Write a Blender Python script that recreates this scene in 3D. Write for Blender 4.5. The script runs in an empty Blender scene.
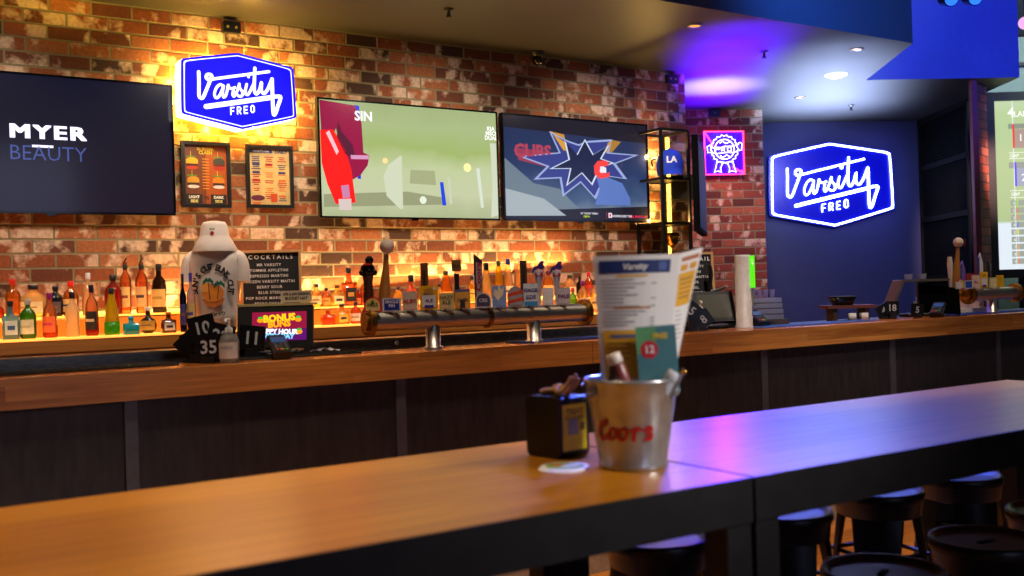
import bpy, math, random
from mathutils import Vector, Matrix
random.seed(7)
PI = math.pi
S = bpy.context.scene
COL = S.collection

# ------------------------------------------------------------------ camera, world, exposure, lights
YAW, PITCH, ROLL, FPX = math.radians(57.31), math.radians(.165), math.radians(1.72), 1004.0
EYE = Vector((0, 0, 1.5))
_f = Vector((math.cos(YAW)*math.cos(PITCH), math.sin(YAW)*math.cos(PITCH), math.sin(PITCH)))
_r = Vector((math.sin(YAW), -math.cos(YAW), 0)); _u = _r.cross(_f)
CR = _r*math.cos(ROLL) - _u*math.sin(ROLL); CU = _u*math.cos(ROLL) + _r*math.sin(ROLL)
def _ray(x, y): return _f*FPX + CR*(x-512) + CU*(288-y)
def onY(x, y, Y): d = _ray(x, y); return EYE + d*(Y/d.y)
def onZ(x, y, Z): d = _ray(x, y); return EYE + d*((Z-1.5)/d.z)
def atD(x, y, z): return EYE + _ray(x, y)*(z/FPX)
def pxm(P): return FPX/((Vector(P)-EYE).dot(_f))          # pixels per metre at a point
FACE = -math.radians(32.69)                                # rotation of things that face the visitor

cam = bpy.data.cameras.new('camera'); co = bpy.data.objects.new('camera', cam); COL.objects.link(co)
cam.sensor_width = 36; cam.lens = 36*FPX/1024; cam.clip_start = .05; cam.clip_end = 100
M = Matrix.Identity(4)
for i, v in enumerate((CR, CU, -_f)):
    for j in range(3): M[j][i] = v[j]
M.translation = EYE; co.matrix_world = M
cam.dof.use_dof = True; cam.dof.focus_distance = 6.3; cam.dof.aperture_fstop = 2.6
S.camera = co

W = bpy.data.worlds.new('world'); S.world = W; W.use_nodes = True
W.node_tree.nodes['Background'].inputs[0].default_value = (.62, .70, 1, 1)
W.node_tree.nodes['Background'].inputs[1].default_value = 1.4
S.view_settings.view_transform = 'Standard'; S.view_settings.look = 'None'
S.view_settings.gamma = 1; S.view_settings.use_curve_mapping = False; S.view_settings.exposure = 0.12

def light(kind, name, loc, target, power, color, size=.2, angle=90, blend=.5, sy=None):
    l = bpy.data.lights.new(name, kind); l.energy = power; l.color = color
    if kind == 'SPOT': l.spot_size = math.radians(angle); l.spot_blend = blend; l.shadow_soft_size = size
    elif kind == 'AREA':
        l.size = size
        if sy: l.shape = 'RECTANGLE'; l.size_y = sy
    else: l.shadow_soft_size = size
    o = bpy.data.objects.new(name, l); COL.objects.link(o); o.location = loc
    o.rotation_euler = (Vector(target)-Vector(loc)).to_track_quat('-Z', 'Y').to_euler()
    return o
for i, x in enumerate((.2, 1.9, 3.4, 4.9)):
    light('SPOT', 'wall_downlight', (x, 5.35, 3.3), (x+.1, 6.5, 2.0), 105, (1, .84, .66), .12, 100, .8)
for x in (-.9, .1, .9):
    light('SPOT', 'table_downlight', (x, 2.6, 4.3), (x-.1, 2.1, 1.0), 200, (1, .74, .42), .12, 44, .8)
light('SPOT', 'table_downlight', (3.9, 2.4, 4.3), (4.1, 2.1, 1.0), 100, (1, .66, .50), .12, 34, .9)
for x in (.3, 2.2, 4.2, 6.2):
    light('SPOT', 'bar_downlight', (x, 3.3, 4.3), (x+.2, 4.25, 1.15), 150, (1, .78, .56), .12, 60, .8)
for x in (1.6, 3.0, 4.4):
    light('SPOT', 'aisle_downlight', (x, 3.3, 4.2), (x, 3.2, 0), 230, (1, .66, .30), .1, 40, .7)
light('SPOT', 'front_fill', (3.4, -1.2, 3.3), (1.45, 1.95, 1.25), 620, (1, .93, .88), .4, 22, 1)
# coloured wash lights on the ceiling and the faces of the dropped ceiling
light('SPOT', 'purple_uplight', (6.80, 6.92, 2.45), (6.78, 6.88, 3.36), 1000, (.55, .5, 1), .12, 62, 1)
for x, y, pw in ((7.15, 7.35, 900), (6.85, 7.0, 900), (6.5, 6.6, 900), (6.2, 6.2, 900), (5.9, 5.8, 850), (5.6, 5.4, 600)):
    light('SPOT', 'purple_uplight', (x, y, 2.35), (x, y, 3.36), pw*1.35, (.085, .0, 1), .1, 62, .9)
for x, y, pw in ((8.75, 7.25, 420), (8.35, 6.9, 560), (7.9, 6.5, 560), (7.45, 6.1, 440), (7.0, 5.7, 320)):
    light('SPOT', 'white_uplight', (x, y, 2.2), (x, y, 3.36), pw*1.35, (.46, .60, 1), .2, 84, 1)
light('SPOT', 'added_violet_beam', (6.95, 7.1, 2.55), (1.98, 2.05, 1.07), 420, (.05, .0, 1), .05, 9, .8)  # added spot without a fixture, puts a violet sheen on the table
light('SPOT', 'bar_fill', (3.9, 2.4, 4.2), (5.1, 4.6, 1.35), 230, (1, .93, .88), .2, 36, .9)
light('SPOT', 'added_stool_spot', (5.2, 4.6, 4.3), (2.9, 2.1, .75), 2600, (.10, .16, 1), .2, 46, .8)  # added spot without a fixture, tints the stool tops blue
light('SPOT', 'added_sign_spill', (1.0, 5.9, 2.9), (1.0, 6.0, 3.36), 60, (1, .62, .08), .1, 130, 1)  # added upward spot, stands in for the sign's golden spill on the ceiling
light('SPOT', 'blue_wash', (6.9, 3.2, 3.6), (8.6, 5.7, 3.9), 620, (.04, .07, 1), .3, 52, .6)
light('SPOT', 'blue_wash', (4.6, 3.4, 3.5), (6.4, 4.97, 3.9), 260, (.05, .26, .8), .3, 75, .9)
light('SPOT', 'hall_light', (10.4, 4.2, 4.2), (11.3, 6.6, 3.4), 400, (.85, 1, .9), .2, 120, .8)
light('SPOT', 'end_wall_wash', (8.2, 5.6, 3.0), (9.6, 7.9, 1.9), 110, (.62, .64, 1), .3, 85, .9)
light('SPOT', 'pier_light', (8.4, 4.6, 3.1), (9.85, 6.0, 2.3), 800, (1, .6, .48), .1, 30, .8)
light('SPOT', 'column_downlight', (7.1, 6.7, 3.3), (7.7, 7.7, 1.5), 110, (1, .62, .45), .08, 80, .9)

# ------------------------------------------------------------------ materials
def lin(c):
    r = []
    for v in c[:3]:
        v /= 255.0; r.append(v/12.92 if v <= .04045 else ((v+.055)/1.055)**2.4)
    return tuple(r) + (1,)
MATS = {}
def nt(name):
    m = bpy.data.materials.new(name); m.use_nodes = True
    return m, m.node_tree.nodes, m.node_tree.links, m.node_tree.nodes['Principled BSDF']
def P(name, c, rough=.5, metal=0, emit=0, noise=.12, ns=18, spec=None, trans=0, coat=0, bump=0, ec=None, stretch=None, ior=None):
    if name in MATS: return MATS[name]
    m, N, L, b = nt(name)
    col = lin(c)
    tc = N.new('ShaderNodeTexCoord'); nz = N.new('ShaderNodeTexNoise'); nz.inputs['Scale'].default_value = ns; nz.inputs['Detail'].default_value = 4
    if stretch:
        mp = N.new('ShaderNodeMapping'); mp.inputs['Scale'].default_value = stretch; L.new(tc.outputs['Object'], mp.inputs[0]); L.new(mp.outputs[0], nz.inputs['Vector'])
    else: L.new(tc.outputs['Object'], nz.inputs['Vector'])
    r = N.new('ShaderNodeValToRGB'); L.new(nz.outputs['Fac'], r.inputs[0])
    r.color_ramp.elements[0].position = .3; r.color_ramp.elements[1].position = .7
    r.color_ramp.elements[0].color = tuple(v*(1-noise) for v in col[:3])+(1,); r.color_ramp.elements[1].color = tuple(min(1, v*(1+noise)) for v in col[:3])+(1,)
    L.new(r.outputs[0], b.inputs['Base Color'])
    b.inputs['Roughness'].default_value = rough; b.inputs['Metallic'].default_value = metal
    if spec is not None: b.inputs['Specular IOR Level'].default_value = spec
    if trans: b.inputs['Transmission Weight'].default_value = trans
    if ior: b.inputs['IOR'].default_value = ior
    if coat: b.inputs['Coat Weight'].default_value = coat
    if emit:
        b.inputs['Emission Strength'].default_value = emit; b.inputs['Emission Color'].default_value = lin(ec or c)
    if bump:
        bp = N.new('ShaderNodeBump'); bp.inputs['Strength'].default_value = bump; bp.inputs['Distance'].default_value = .01
        L.new(nz.outputs['Fac'], bp.inputs['Height']); L.new(bp.outputs[0], b.inputs['Normal'])
    MATS[name] = m; return m
def E(name, c, s=1.0, rough=.15):
    """a screen or lamp surface"""
    if name in MATS: return MATS[name]
    m, N, L, b = nt(name)
    b.inputs['Base Color'].default_value = (.01, .01, .01, 1); b.inputs['Roughness'].default_value = rough
    b.inputs['Emission Color'].default_value = lin(c); b.inputs['Emission Strength'].default_value = s
    MATS[name] = m; return m
def glass(name, c, op=.25, rough=.08):
    """tinted bottle glass with its liquid: transparent tint + translucent body + gloss"""
    if name in MATS: return MATS[name]
    m, N, L, b = nt(name); N.remove(b); out = N['Material Output']; col = lin(c)
    tr = N.new('ShaderNodeBsdfTransparent'); tr.inputs[0].default_value = tuple(.25+.75*v for v in col[:3])+(1,) if max(col[:3]) > .3 else tuple(v*1.4 for v in col[:3])+(1,)
    tl = N.new('ShaderNodeBsdfTranslucent'); tl.inputs[0].default_value = col
    df = N.new('ShaderNodeBsdfDiffuse'); df.inputs[0].default_value = col
    gl = N.new('ShaderNodeBsdfGlossy'); gl.inputs['Roughness'].default_value = rough
    fr = N.new('ShaderNodeFresnel'); fr.inputs[0].default_value = 1.45
    a = N.new('ShaderNodeMixShader'); a.inputs[0].default_value = .35; L.new(tl.outputs[0], a.inputs[1]); L.new(df.outputs[0], a.inputs[2])
    c2 = N.new('ShaderNodeMixShader'); c2.inputs[0].default_value = op; L.new(tr.outputs[0], c2.inputs[1]); L.new(a.outputs[0], c2.inputs[2])
    d = N.new('ShaderNodeMixShader'); L.new(fr.outputs[0], d.inputs[0]); L.new(c2.outputs[0], d.inputs[1]); L.new(gl.outputs[0], d.inputs[2])
    L.new(d.outputs[0], out.inputs[0]); MATS[name] = m; return m

def mathn(N, L, op, a, b=None):
    n = N.new('ShaderNodeMath'); n.operation = op
    for i, v in enumerate((a, b)):
        if v is None: continue
        if isinstance(v, (int, float)): n.inputs[i].default_value = v
        else: L.new(v, n.inputs[i])
    return n.outputs[0]
def brick(name, swap=False, white=.45, reds=((140, 74, 38), (106, 54, 30), (162, 96, 54), (70, 41, 27)), mortar=(128, 116, 88), oz=0.0, dim=1.0):
    m, N, L, b = nt(name)
    tc = N.new('ShaderNodeTexCoord'); sp = N.new('ShaderNodeSeparateXYZ'); L.new(tc.outputs['Object'], sp.inputs[0])
    X, Z = sp.outputs['X'], sp.outputs['Z']
    if oz: Z = mathn(N, L, 'ADD', Z, oz)
    rowf = mathn(N, L, 'DIVIDE', Z, .086); row = mathn(N, L, 'FLOOR', rowf)
    rv = N.new('ShaderNodeTexWhiteNoise'); rv.noise_dimensions = '1D'; L.new(row, rv.inputs['W'])
    off = mathn(N, L, 'ADD', mathn(N, L, 'MULTIPLY', mathn(N, L, 'MODULO', row, 2), .5), mathn(N, L, 'MULTIPLY', rv.outputs['Value'], .12))
    colf = mathn(N, L, 'ADD', mathn(N, L, 'DIVIDE', X, .24), off); col = mathn(N, L, 'FLOOR', colf)
    fx = mathn(N, L, 'SUBTRACT', colf, col); fz = mathn(N, L, 'SUBTRACT', rowf, row)
    # wobble the joints a little
    wn = N.new('ShaderNodeTexNoise'); wn.inputs['Scale'].default_value = 30; L.new(tc.outputs['Object'], wn.inputs['Vector'])
    wob = mathn(N, L, 'MULTIPLY', mathn(N, L, 'SUBTRACT', wn.outputs['Fac'], .5), .06)
    ex = mathn(N, L, 'MULTIPLY', mathn(N, L, 'MINIMUM', fx, mathn(N, L, 'SUBTRACT', 1, fx)), .24)
    ez = mathn(N, L, 'MULTIPLY', mathn(N, L, 'MINIMUM', fz, mathn(N, L, 'SUBTRACT', 1, fz)), .086)
    ed = mathn(N, L, 'ADD', mathn(N, L, 'MINIMUM', ex, ez), mathn(N, L, 'MULTIPLY', wob, .06))
    mr = N.new('ShaderNodeMapRange'); mr.inputs['From Min'].default_value = .0042; mr.inputs['From Max'].default_value = .0085; L.new(ed, mr.inputs['Value'])
    isb = mr.outputs[0]
    cv = N.new('ShaderNodeCombineXYZ'); L.new(col, cv.inputs[0]); L.new(row, cv.inputs[1])
    wh = N.new('ShaderNodeTexWhiteNoise'); wh.noise_dimensions = '3D'; L.new(cv.outputs[0], wh.inputs['Vector'])
    ramp = N.new('ShaderNodeValToRGB'); ramp.color_ramp.interpolation = 'CONSTANT'; L.new(wh.outputs['Value'], ramp.inputs[0])
    els = ramp.color_ramp.elements; els[0].color = lin(reds[0]); els[1].position = .35; els[1].color = lin(reds[1])
    e = els.new(.6); e.color = lin(reds[2]); e = els.new(.82); e.color = lin(reds[3])
    # whitewashed patches: vertical bands inside a brick
    wv = N.new('ShaderNodeCombineXYZ')
    sx = N.new('ShaderNodeSeparateColor'); L.new(wh.outputs['Color'], sx.inputs[0])
    L.new(mathn(N, L, 'ADD', mathn(N, L, 'MULTIPLY', fx, 1.5), mathn(N, L, 'MULTIPLY', sx.outputs[0], 40)), wv.inputs[0])
    L.new(mathn(N, L, 'MULTIPLY', fz, .35), wv.inputs[1]); L.new(row, wv.inputs[2])
    n1 = N.new('ShaderNodeTexNoise'); n1.inputs['Scale'].default_value = 1.3; n1.inputs['Detail'].default_value = 1; L.new(wv.outputs[0], n1.inputs['Vector'])
    n2 = N.new('ShaderNodeTexNoise'); n2.inputs['Scale'].default_value = 45; n2.inputs['Detail'].default_value = 5; L.new(tc.outputs['Object'], n2.inputs['Vector'])
    wsum = mathn(N, L, 'ADD', n1.outputs['Fac'], mathn(N, L, 'MULTIPLY', mathn(N, L, 'SUBTRACT', n2.outputs['Fac'], .5), .16))
    wsum = mathn(N, L, 'ADD', wsum, mathn(N, L, 'MULTIPLY', mathn(N, L, 'SUBTRACT', sx.outputs[1], .5), .22))
    wr = N.new('ShaderNodeMapRange'); wr.inputs['From Min'].default_value = .975-white; wr.inputs['From Max'].default_value = 1.09-white; L.new(wsum, wr.inputs['Value'])
    mx = N.new('ShaderNodeMix'); mx.data_type = 'RGBA'; L.new(mathn(N, L, 'MULTIPLY', wr.outputs[0], .86), mx.inputs[0]); L.new(ramp.outputs[0], mx.inputs[6]); mx.inputs[7].default_value = lin((216, 186, 160))
    # fine mottling
    mo = N.new('ShaderNodeMix'); mo.data_type = 'RGBA'; mo.blend_type = 'MULTIPLY'; mo.inputs[0].default_value = .55
    gr = N.new('ShaderNodeValToRGB'); L.new(n2.outputs['Fac'], gr.inputs[0]); gr.color_ramp.elements[0].color = (.45, .42, .4, 1); gr.color_ramp.elements[0].position = .3; gr.color_ramp.elements[1].position = .65
    L.new(mx.outputs[2], mo.inputs[6]); L.new(gr.outputs[0], mo.inputs[7])
    fin = N.new('ShaderNodeMix'); fin.data_type = 'RGBA'; L.new(isb, fin.inputs[0]); fin.inputs[6].default_value = lin(mortar); L.new(mo.outputs[2], fin.inputs[7])
    L.new(fin.outputs[2], b.inputs['Base Color']); b.inputs['Roughness'].default_value = .85
    bp = N.new('ShaderNodeBump'); bp.inputs['Strength'].default_value = .8; bp.inputs['Distance'].default_value = .008
    L.new(mathn(N, L, 'ADD', isb, mathn(N, L, 'MULTIPLY', n2.outputs['Fac'], .5)), bp.inputs['Height']); L.new(bp.outputs[0], b.inputs['Normal'])
    return m
def wood(name, c1, c2, scale=1, plank=.12, axis='X', rough=.3, coat=0, gap=True, plen=1.6):
    """boards that run along one axis, with streaky grain"""
    m, N, L, b = nt(name)
    tc = N.new('ShaderNodeTexCoord'); sp = N.new('ShaderNodeSeparateXYZ'); L.new(tc.outputs['Object'], sp.inputs[0])
    A, Bx = (sp.outputs['X'], sp.outputs['Y']) if axis == 'X' else (sp.outputs['Y'], sp.outputs['X'])
    if axis == 'XZ': A, Bx = sp.outputs['X'], sp.outputs['Z']
    rowf = mathn(N, L, 'DIVIDE', Bx, plank); row = mathn(N, L, 'FLOOR', rowf); fr = mathn(N, L, 'SUBTRACT', rowf, row)
    w1 = N.new('ShaderNodeTexWhiteNoise'); w1.noise_dimensions = '1D'; L.new(row, w1.inputs['W'])
    lf = mathn(N, L, 'ADD', mathn(N, L, 'DIVIDE', A, plen), mathn(N, L, 'MULTIPLY', w1.outputs['Value'], 7)); li = mathn(N, L, 'FLOOR', lf); fl = mathn(N, L, 'SUBTRACT', lf, li)
    cv = N.new('ShaderNodeCombineXYZ'); L.new(li, cv.inputs[0]); L.new(row, cv.inputs[1])
    w2 = N.new('ShaderNodeTexWhiteNoise'); L.new(cv.outputs[0], w2.inputs['Vector'])
    gv = N.new('ShaderNodeCombineXYZ'); L.new(mathn(N, L, 'MULTIPLY', A, 1.2*scale), gv.inputs[0]); L.new(mathn(N, L, 'MULTIPLY', Bx, 26*scale), gv.inputs[1]); L.new(mathn(N, L, 'MULTIPLY', w2.outputs['Value'], 30), gv.inputs[2])
    nz = N.new('ShaderNodeTexNoise'); nz.inputs['Scale'].default_value = 1.6; nz.inputs['Detail'].default_value = 6; nz.inputs['Roughness'].default_value = .6; nz.inputs['Distortion'].default_value = .5; L.new(gv.outputs[0], nz.inputs['Vector'])
    f = mathn(N, L, 'ADD', mathn(N, L, 'MULTIPLY', nz.outputs['Fac'], 1.5), mathn(N, L, 'MULTIPLY', w2.outputs['Value'], .45))
    mr = N.new('ShaderNodeMapRange'); mr.inputs['From Min'].default_value = .55; mr.inputs['From Max'].default_value = 1.35; L.new(f, mr.inputs['Value'])
    mx = N.new('ShaderNodeMix'); mx.data_type = 'RGBA'; L.new(mr.outputs[0], mx.inputs[0]); mx.inputs[6].default_value = lin(c1); mx.inputs[7].default_value = lin(c2)
    outc = mx.outputs[2]
    if gap:
        ge = mathn(N, L, 'MULTIPLY', mathn(N, L, 'MINIMUM', fr, mathn(N, L, 'SUBTRACT', 1, fr)), plank)
        gf = mathn(N, L, 'MULTIPLY', mathn(N, L, 'LESS_THAN', ge, .0012), .7)
        g2 = N.new('ShaderNodeMix'); g2.data_type = 'RGBA'; L.new(gf, g2.inputs[0]); L.new(outc, g2.inputs[6]); g2.inputs[7].default_value = tuple(v*.25 for v in lin(c1)[:3])+(1,); outc = g2.outputs[2]
    L.new(outc, b.inputs['Base Color']); b.inputs['Roughness'].default_value = rough; b.inputs['Coat Weight'].default_value = coat
    bp = N.new('ShaderNodeBump'); bp.inputs['Strength'].default_value = .03; L.new(nz.outputs['Fac'], bp.inputs['Height']); L.new(bp.outputs[0], b.inputs['Normal'])
    MATS[name] = m; return m

M_BRICK = brick('old_brick')
M_BRICK2 = brick('red_brick_column', reds=((138, 60, 40), (112, 44, 32), (160, 84, 56), (92, 38, 28)), white=.40)
M_BRICK3 = brick('pier_brick', reds=((150, 66, 46), (128, 56, 42), (168, 92, 66), (110, 60, 52)), white=.2, mortar=(70, 34, 30))
M_TABLE = wood('honey_table_boards', (148, 88, 8), (194, 128, 18), plank=.2, rough=.31, plen=6)
M_BARW = wood('orange_bar_timber', (140, 78, 28), (216, 144, 70), plank=.06, axis='XZ', rough=.3, gap=False, plen=2.2)
M_BARTOP = wood('orange_bar_top', (150, 74, 22), (214, 126, 52), plank=.12, rough=.22, gap=True, plen=2.2)
M_FLOOR = wood('orange_floor_boards', (150, 84, 28), (222, 146, 62), plank=.13, rough=.35)
M_SHELFW = wood('back_bar_timber', (150, 86, 30), (206, 130, 54), plank=.3, axis='XZ', rough=.4, gap=False)
M_DARKP = P('black_stained_plywood', (42, 35, 36), .5, noise=.45, ns=5, stretch=(6, 1, 1.2), bump=.1)
M_STRIP = P('grey_steel_strip', (92, 88, 96), .45, .4)
M_KICK = P('pale_tile', (176, 166, 160), .5, noise=.15, ns=40)
M_STEEL = P('brushed_stainless', (205, 200, 192), .36, 1, noise=.08, stretch=(1, 12, 12))
M_STEEL2 = P('dull_stainless', (150, 146, 140), .35, 1)
M_BRASS = P('worn_brass', (150, 112, 48), .35, 1, noise=.35, ns=60, bump=.2)
M_BLK = P('black_plastic', (20, 19, 21), .42)
M_BLKG = P('gloss_black', (10, 10, 12), .12)
M_BLKM = P('black_powder_steel', (28, 27, 29), .42, .5, noise=.2, ns=9)
M_STOOL = P('gunmetal_stool', (34, 33, 38), .36, .5, noise=.15, spec=.8)
M_DARKF = P('dark_steel_frame', (32, 31, 31), .5, .3, noise=.25, ns=14)
M_CEIL = P('grey_ceiling', (50, 48, 47), .5, noise=.05, ns=2)
M_CEILF = P('navy_ceiling_face', (70, 84, 130), .6, noise=.05)
M_CEILU = P('dark_upper_ceiling', (40, 44, 60), .7)
M_NAVY = P('navy_wall_paint', (50, 54, 98), .6, noise=.05, ns=3)
M_GREEN = P('sage_wall_paint', (128, 148, 138), .7, noise=.05)
M_WHITE = P('white_plastic', (225, 220, 216), .4)
M_PAPER = P('white_paper', (228, 222, 218), .7, noise=.03)
M_CREAM = P('cream', (226, 206, 160), .6)
M_AMBERLED = E('amber_led', (255, 190, 70), 4.5)
M_NEONW = E('white_neon', (186, 206, 255), 8)
M_NEONR = E('red_neon', (255, 40, 70), 8.0)
def C(c, rough=.5, **k): return P('paint_%02x%02x%02x_%d' % (c[0], c[1], c[2], int(rough*100)), c, rough, **k)
def L_(c, s=1.0): return E('lit_%02x%02x%02x_%d' % (c[0], c[1], c[2], int(s*10)), c, s)

# ------------------------------------------------------------------ mesh builder
_txt = {}
def text_mesh(s, bold=0.0, sp=1.0):
    k = (s, bold, sp)
    if k not in _txt:
        cu = bpy.data.curves.new('t', 'FONT'); cu.body = s; cu.offset = bold; cu.resolution_u = 2; cu.space_character = sp; cu.align_x = 'CENTER'
        ob = bpy.data.objects.new('t', cu); COL.objects.link(ob)
        me = bpy.data.meshes.new_from_object(ob.evaluated_get(bpy.context.evaluated_depsgraph_get()))
        _txt[k] = ([v.co.xy[:] for v in me.vertices], [tuple(p.vertices) for p in me.polygons])
        bpy.data.objects.remove(ob); bpy.data.meshes.remove(me); bpy.data.curves.remove(cu)
    return _txt[k]
class MB:
    """collects shapes into ONE mesh; flat artwork lies in the local XZ plane and looks along -Y"""
    def __init__(s): s.V, s.F, s.I, s.SM, s.mats, s.fn, s.M = [], [], [], [], [], None, Matrix.Identity(4)
    def add(s, verts, faces, mat, smooth=False):
        if mat not in s.mats: s.mats.append(mat)
        i = s.mats.index(mat); n = len(s.V)
        for v in verts:
            v = Vector(v)
            if s.fn: v = Vector(s.fn(v))
            s.V.append(s.M @ v)
        for f in faces: s.F.append(tuple(n+k for k in f)); s.I.append(i); s.SM.append(smooth)
        return s
    def box(s, c, d, mat, rot=None, taper=1.0):
        x, y, z = (v/2 for v in d); R = rot or Matrix.Identity(3)
        vs = [Vector(c)+R @ Vector((a*x*(taper if e > 0 else 1), b*y*(taper if e > 0 else 1), e*z)) for a in (-1, 1) for b in (-1, 1) for e in (-1, 1)]
        return s.add(vs, [(0, 1, 3, 2), (4, 6, 7, 5), (0, 4, 5, 1), (2, 3, 7, 6), (0, 2, 6, 4), (1, 5, 7, 3)], mat)
    def bbox(s, c, d, mat, r=.01, rot=None, seg=3):
        """box with rounded vertical-section edges (rounded rectangle in XZ, extruded along Y)"""
        w, h = d[0]/2-r, d[2]/2-r; pts = []
        for cx, cz, a0 in ((w, h, 0), (-w, h, 90), (-w, -h, 180), (w, -h, 270)):
            for k in range(seg+1):
                a = math.radians(a0+90*k/seg); pts.append((cx+r*math.cos(a), cz+r*math.sin(a)))
        R = rot or Matrix.Identity(3); n = len(pts)
        vs = [Vector(c)+R @ Vector((x, y, z)) for y in (-d[1]/2, d[1]/2) for x, z in pts]
        return s.add(vs, [tuple(range(n-1, -1, -1)), tuple(range(n, 2*n))]+[(k, (k+1) % n, n+(k+1) % n, n+k) for k in range(n)], mat)
    def vbox(s, c, d, mat, r=.01, seg=4, taper=1.0):
        """rounded rectangle in XY extruded along Z"""
        w, h = d[0]/2-r, d[1]/2-r; pts = []
        for cx, cy, a0 in ((w, h, 0), (-w, h, 90), (-w, -h, 180), (w, -h, 270)):
            for k in range(seg+1):
                a = math.radians(a0+90*k/seg); pts.append((cx+r*math.cos(a), cy+r*math.sin(a)))
        n = len(pts); vs = [(c[0]+x*t, c[1]+y*t, c[2]+z) for z, t in ((-d[2]/2, 1), (d[2]/2, taper)) for x, y in pts]
        return s.add(vs, [tuple(range(n-1, -1, -1)), tuple(range(n, 2*n))]+[(k, (k+1) % n, n+(k+1) % n, n+k) for k in range(n)], mat, True)
    def lathe(s, prof, mat, c=(0, 0, 0), seg=20, cap=True, sx=1, sy=1, a0=0, a1=2*PI):
        full = abs(a1-a0-2*PI) < 1e-6; n = seg if full else seg+1; vs = []
        for r, z in prof:
            for k in range(n): a = a0+(a1-a0)*k/seg; vs.append((c[0]+r*sx*math.cos(a), c[1]+r*sy*math.sin(a), c[2]+z))
        fs = [(i*n+k, i*n+(k+1) % n, (i+1)*n+(k+1) % n, (i+1)*n+k) for i in range(len(prof)-1) for k in range(seg)]
        s.add(vs, fs, mat, True)
        if cap and full:
            if prof[0][0] > 1e-4: s.add(vs[:n], [tuple(range(n-1, -1, -1))], mat)
            if prof[-1][0] > 1e-4: s.add(vs[-n:], [tuple(range(n))], mat)
        return s
    def tube(s, pts, r, mat, seg=8, closed=False, r2=None):
        pts = [Vector(p) for p in pts]; n = len(pts); vs = []; prev = None
        for i, p in enumerate(pts):
            a = pts[(i-1) % n] if (closed or i) else p; b = pts[(i+1) % n] if (closed or i < n-1) else p
            t = (b-a).normalized()
            if prev is None:
                up = Vector((0, 0, 1)) if abs(t.z) < .9 else Vector((1, 0, 0)); u = t.cross(up).normalized()
            else: u = (prev-t*prev.dot(t)).normalized()
            prev = u; v = t.cross(u); rr = r if r2 is None else r+(r2-r)*i/(n-1)
            for k in range(seg): an = 2*PI*k/seg; vs.append(p+u*rr*math.cos(an)+v*rr*math.sin(an))
        m = n if closed else n-1
        s.add(vs, [(i*seg+k, i*seg+(k+1) % seg, ((i+1) % n)*seg+(k+1) % seg, ((i+1) % n)*seg+k) for i in range(m) for k in range(seg)], mat, True)
        if not closed: s.add(vs[:seg], [tuple(range(seg))], mat); s.add(vs[-seg:], [tuple(range(seg-1, -1, -1))], mat)
        return s
    def ball(s, c, r, mat, seg=16, rings=10, sc=(1, 1, 1)):
        return s.lathe([(max(r*math.sin(PI*i/rings), 1e-5)*sc[0], -r*math.cos(PI*i/rings)*sc[2]) for i in range(rings+1)], mat, c, seg, cap=False)
    def poly(s, pts, y, mat, t=0):
        n = len(pts); vs = [(x, y, z) for x, z in pts]
        if t:
            vs += [(x, y+t, z) for x, z in pts]
            return s.add(vs, [tuple(range(n)), tuple(range(2*n-1, n-1, -1))]+[(k, n+k, n+(k+1) % n, (k+1) % n) for k in range(n)], mat)
        return s.add(vs, [tuple(range(n))], mat)
    def rect(s, x0, z0, x1, z1, y, mat, nx=1, nz=1):
        vs = [(x0+(x1-x0)*i/nx, y, z0+(z1-z0)*j/nz) for j in range(nz+1) for i in range(nx+1)]
        return s.add(vs, [(j*(nx+1)+i, j*(nx+1)+i+1, (j+1)*(nx+1)+i+1, (j+1)*(nx+1)+i) for j in range(nz) for i in range(nx)], mat)
    def disc(s, x, z, r, y, mat, n=20, sz=1): return s.poly([(x+r*math.cos(2*PI*k/n), z+r*sz*math.sin(2*PI*k/n)) for k in range(n)], y, mat)
    def stroke(s, pts, w, y, mat, cap=True):
        for (a, b), (c, d) in zip(pts[:-1], pts[1:]):
            l = math.hypot(c-a, d-b) or 1; nx, nz = -(d-b)/l*w/2, (c-a)/l*w/2
            s.poly([(a-nx, b-nz), (c-nx, d-nz), (c+nx, d+nz), (a+nx, b+nz)], y, mat)
        for k, (a, b) in enumerate(pts):
            if cap or 0 < k < len(pts)-1: s.disc(a, b, w/2, y-.00015, mat, 10)
        return s
    def text(s, t, x, z, h, y, mat, bold=0.0, sx=1.0, shear=0.0, rot=0.0, sp=1.0, fit=None):
        vs, fs = text_mesh(t, bold, sp); k = h/.7
        if fit: sx = fit/(k*(max(v[0] for v in vs)-min(v[0] for v in vs)))
        c, n = math.cos(rot), math.sin(rot); out = []
        for a, b in vs:
            a, b = a*k*sx+b*k*shear, b*k; out.append((x+a*c-b*n, y, z+a*n+b*c))
        return s.add(out, fs, mat)
    def build(s, name, parent=None):
        me = bpy.data.meshes.new(name); me.from_pydata([tuple(v) for v in s.V], [], s.F)
        for m in s.mats: me.materials.append(m)
        for p, i, sm in zip(me.polygons, s.I, s.SM): p.material_index = i; p.use_smooth = sm
        me.update(); o = bpy.data.objects.new(name, me); COL.objects.link(o)
        if parent: o.parent = parent
        return o
def thing(name, label, cat, loc=(0, 0, 0), rz=0, group=None, rot=None):
    o = bpy.data.objects.new(name, None); COL.objects.link(o); o.location = loc
    o.rotation_euler = rot if rot else (0, 0, rz)
    o.empty_display_size = .1; o['label'] = label; o['category'] = cat
    if group: o['group'] = group
    return o
def tag(o, label, cat, group=None, loc=None, rz=0):
    o['label'] = label; o['category'] = cat
    if group: o['group'] = group
    if loc is not None: o.location = loc
    o.rotation_euler[2] = rz
    return o
def struct(name, mb): o = mb.build(name); o['kind'] = 'structure'; return o
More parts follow.
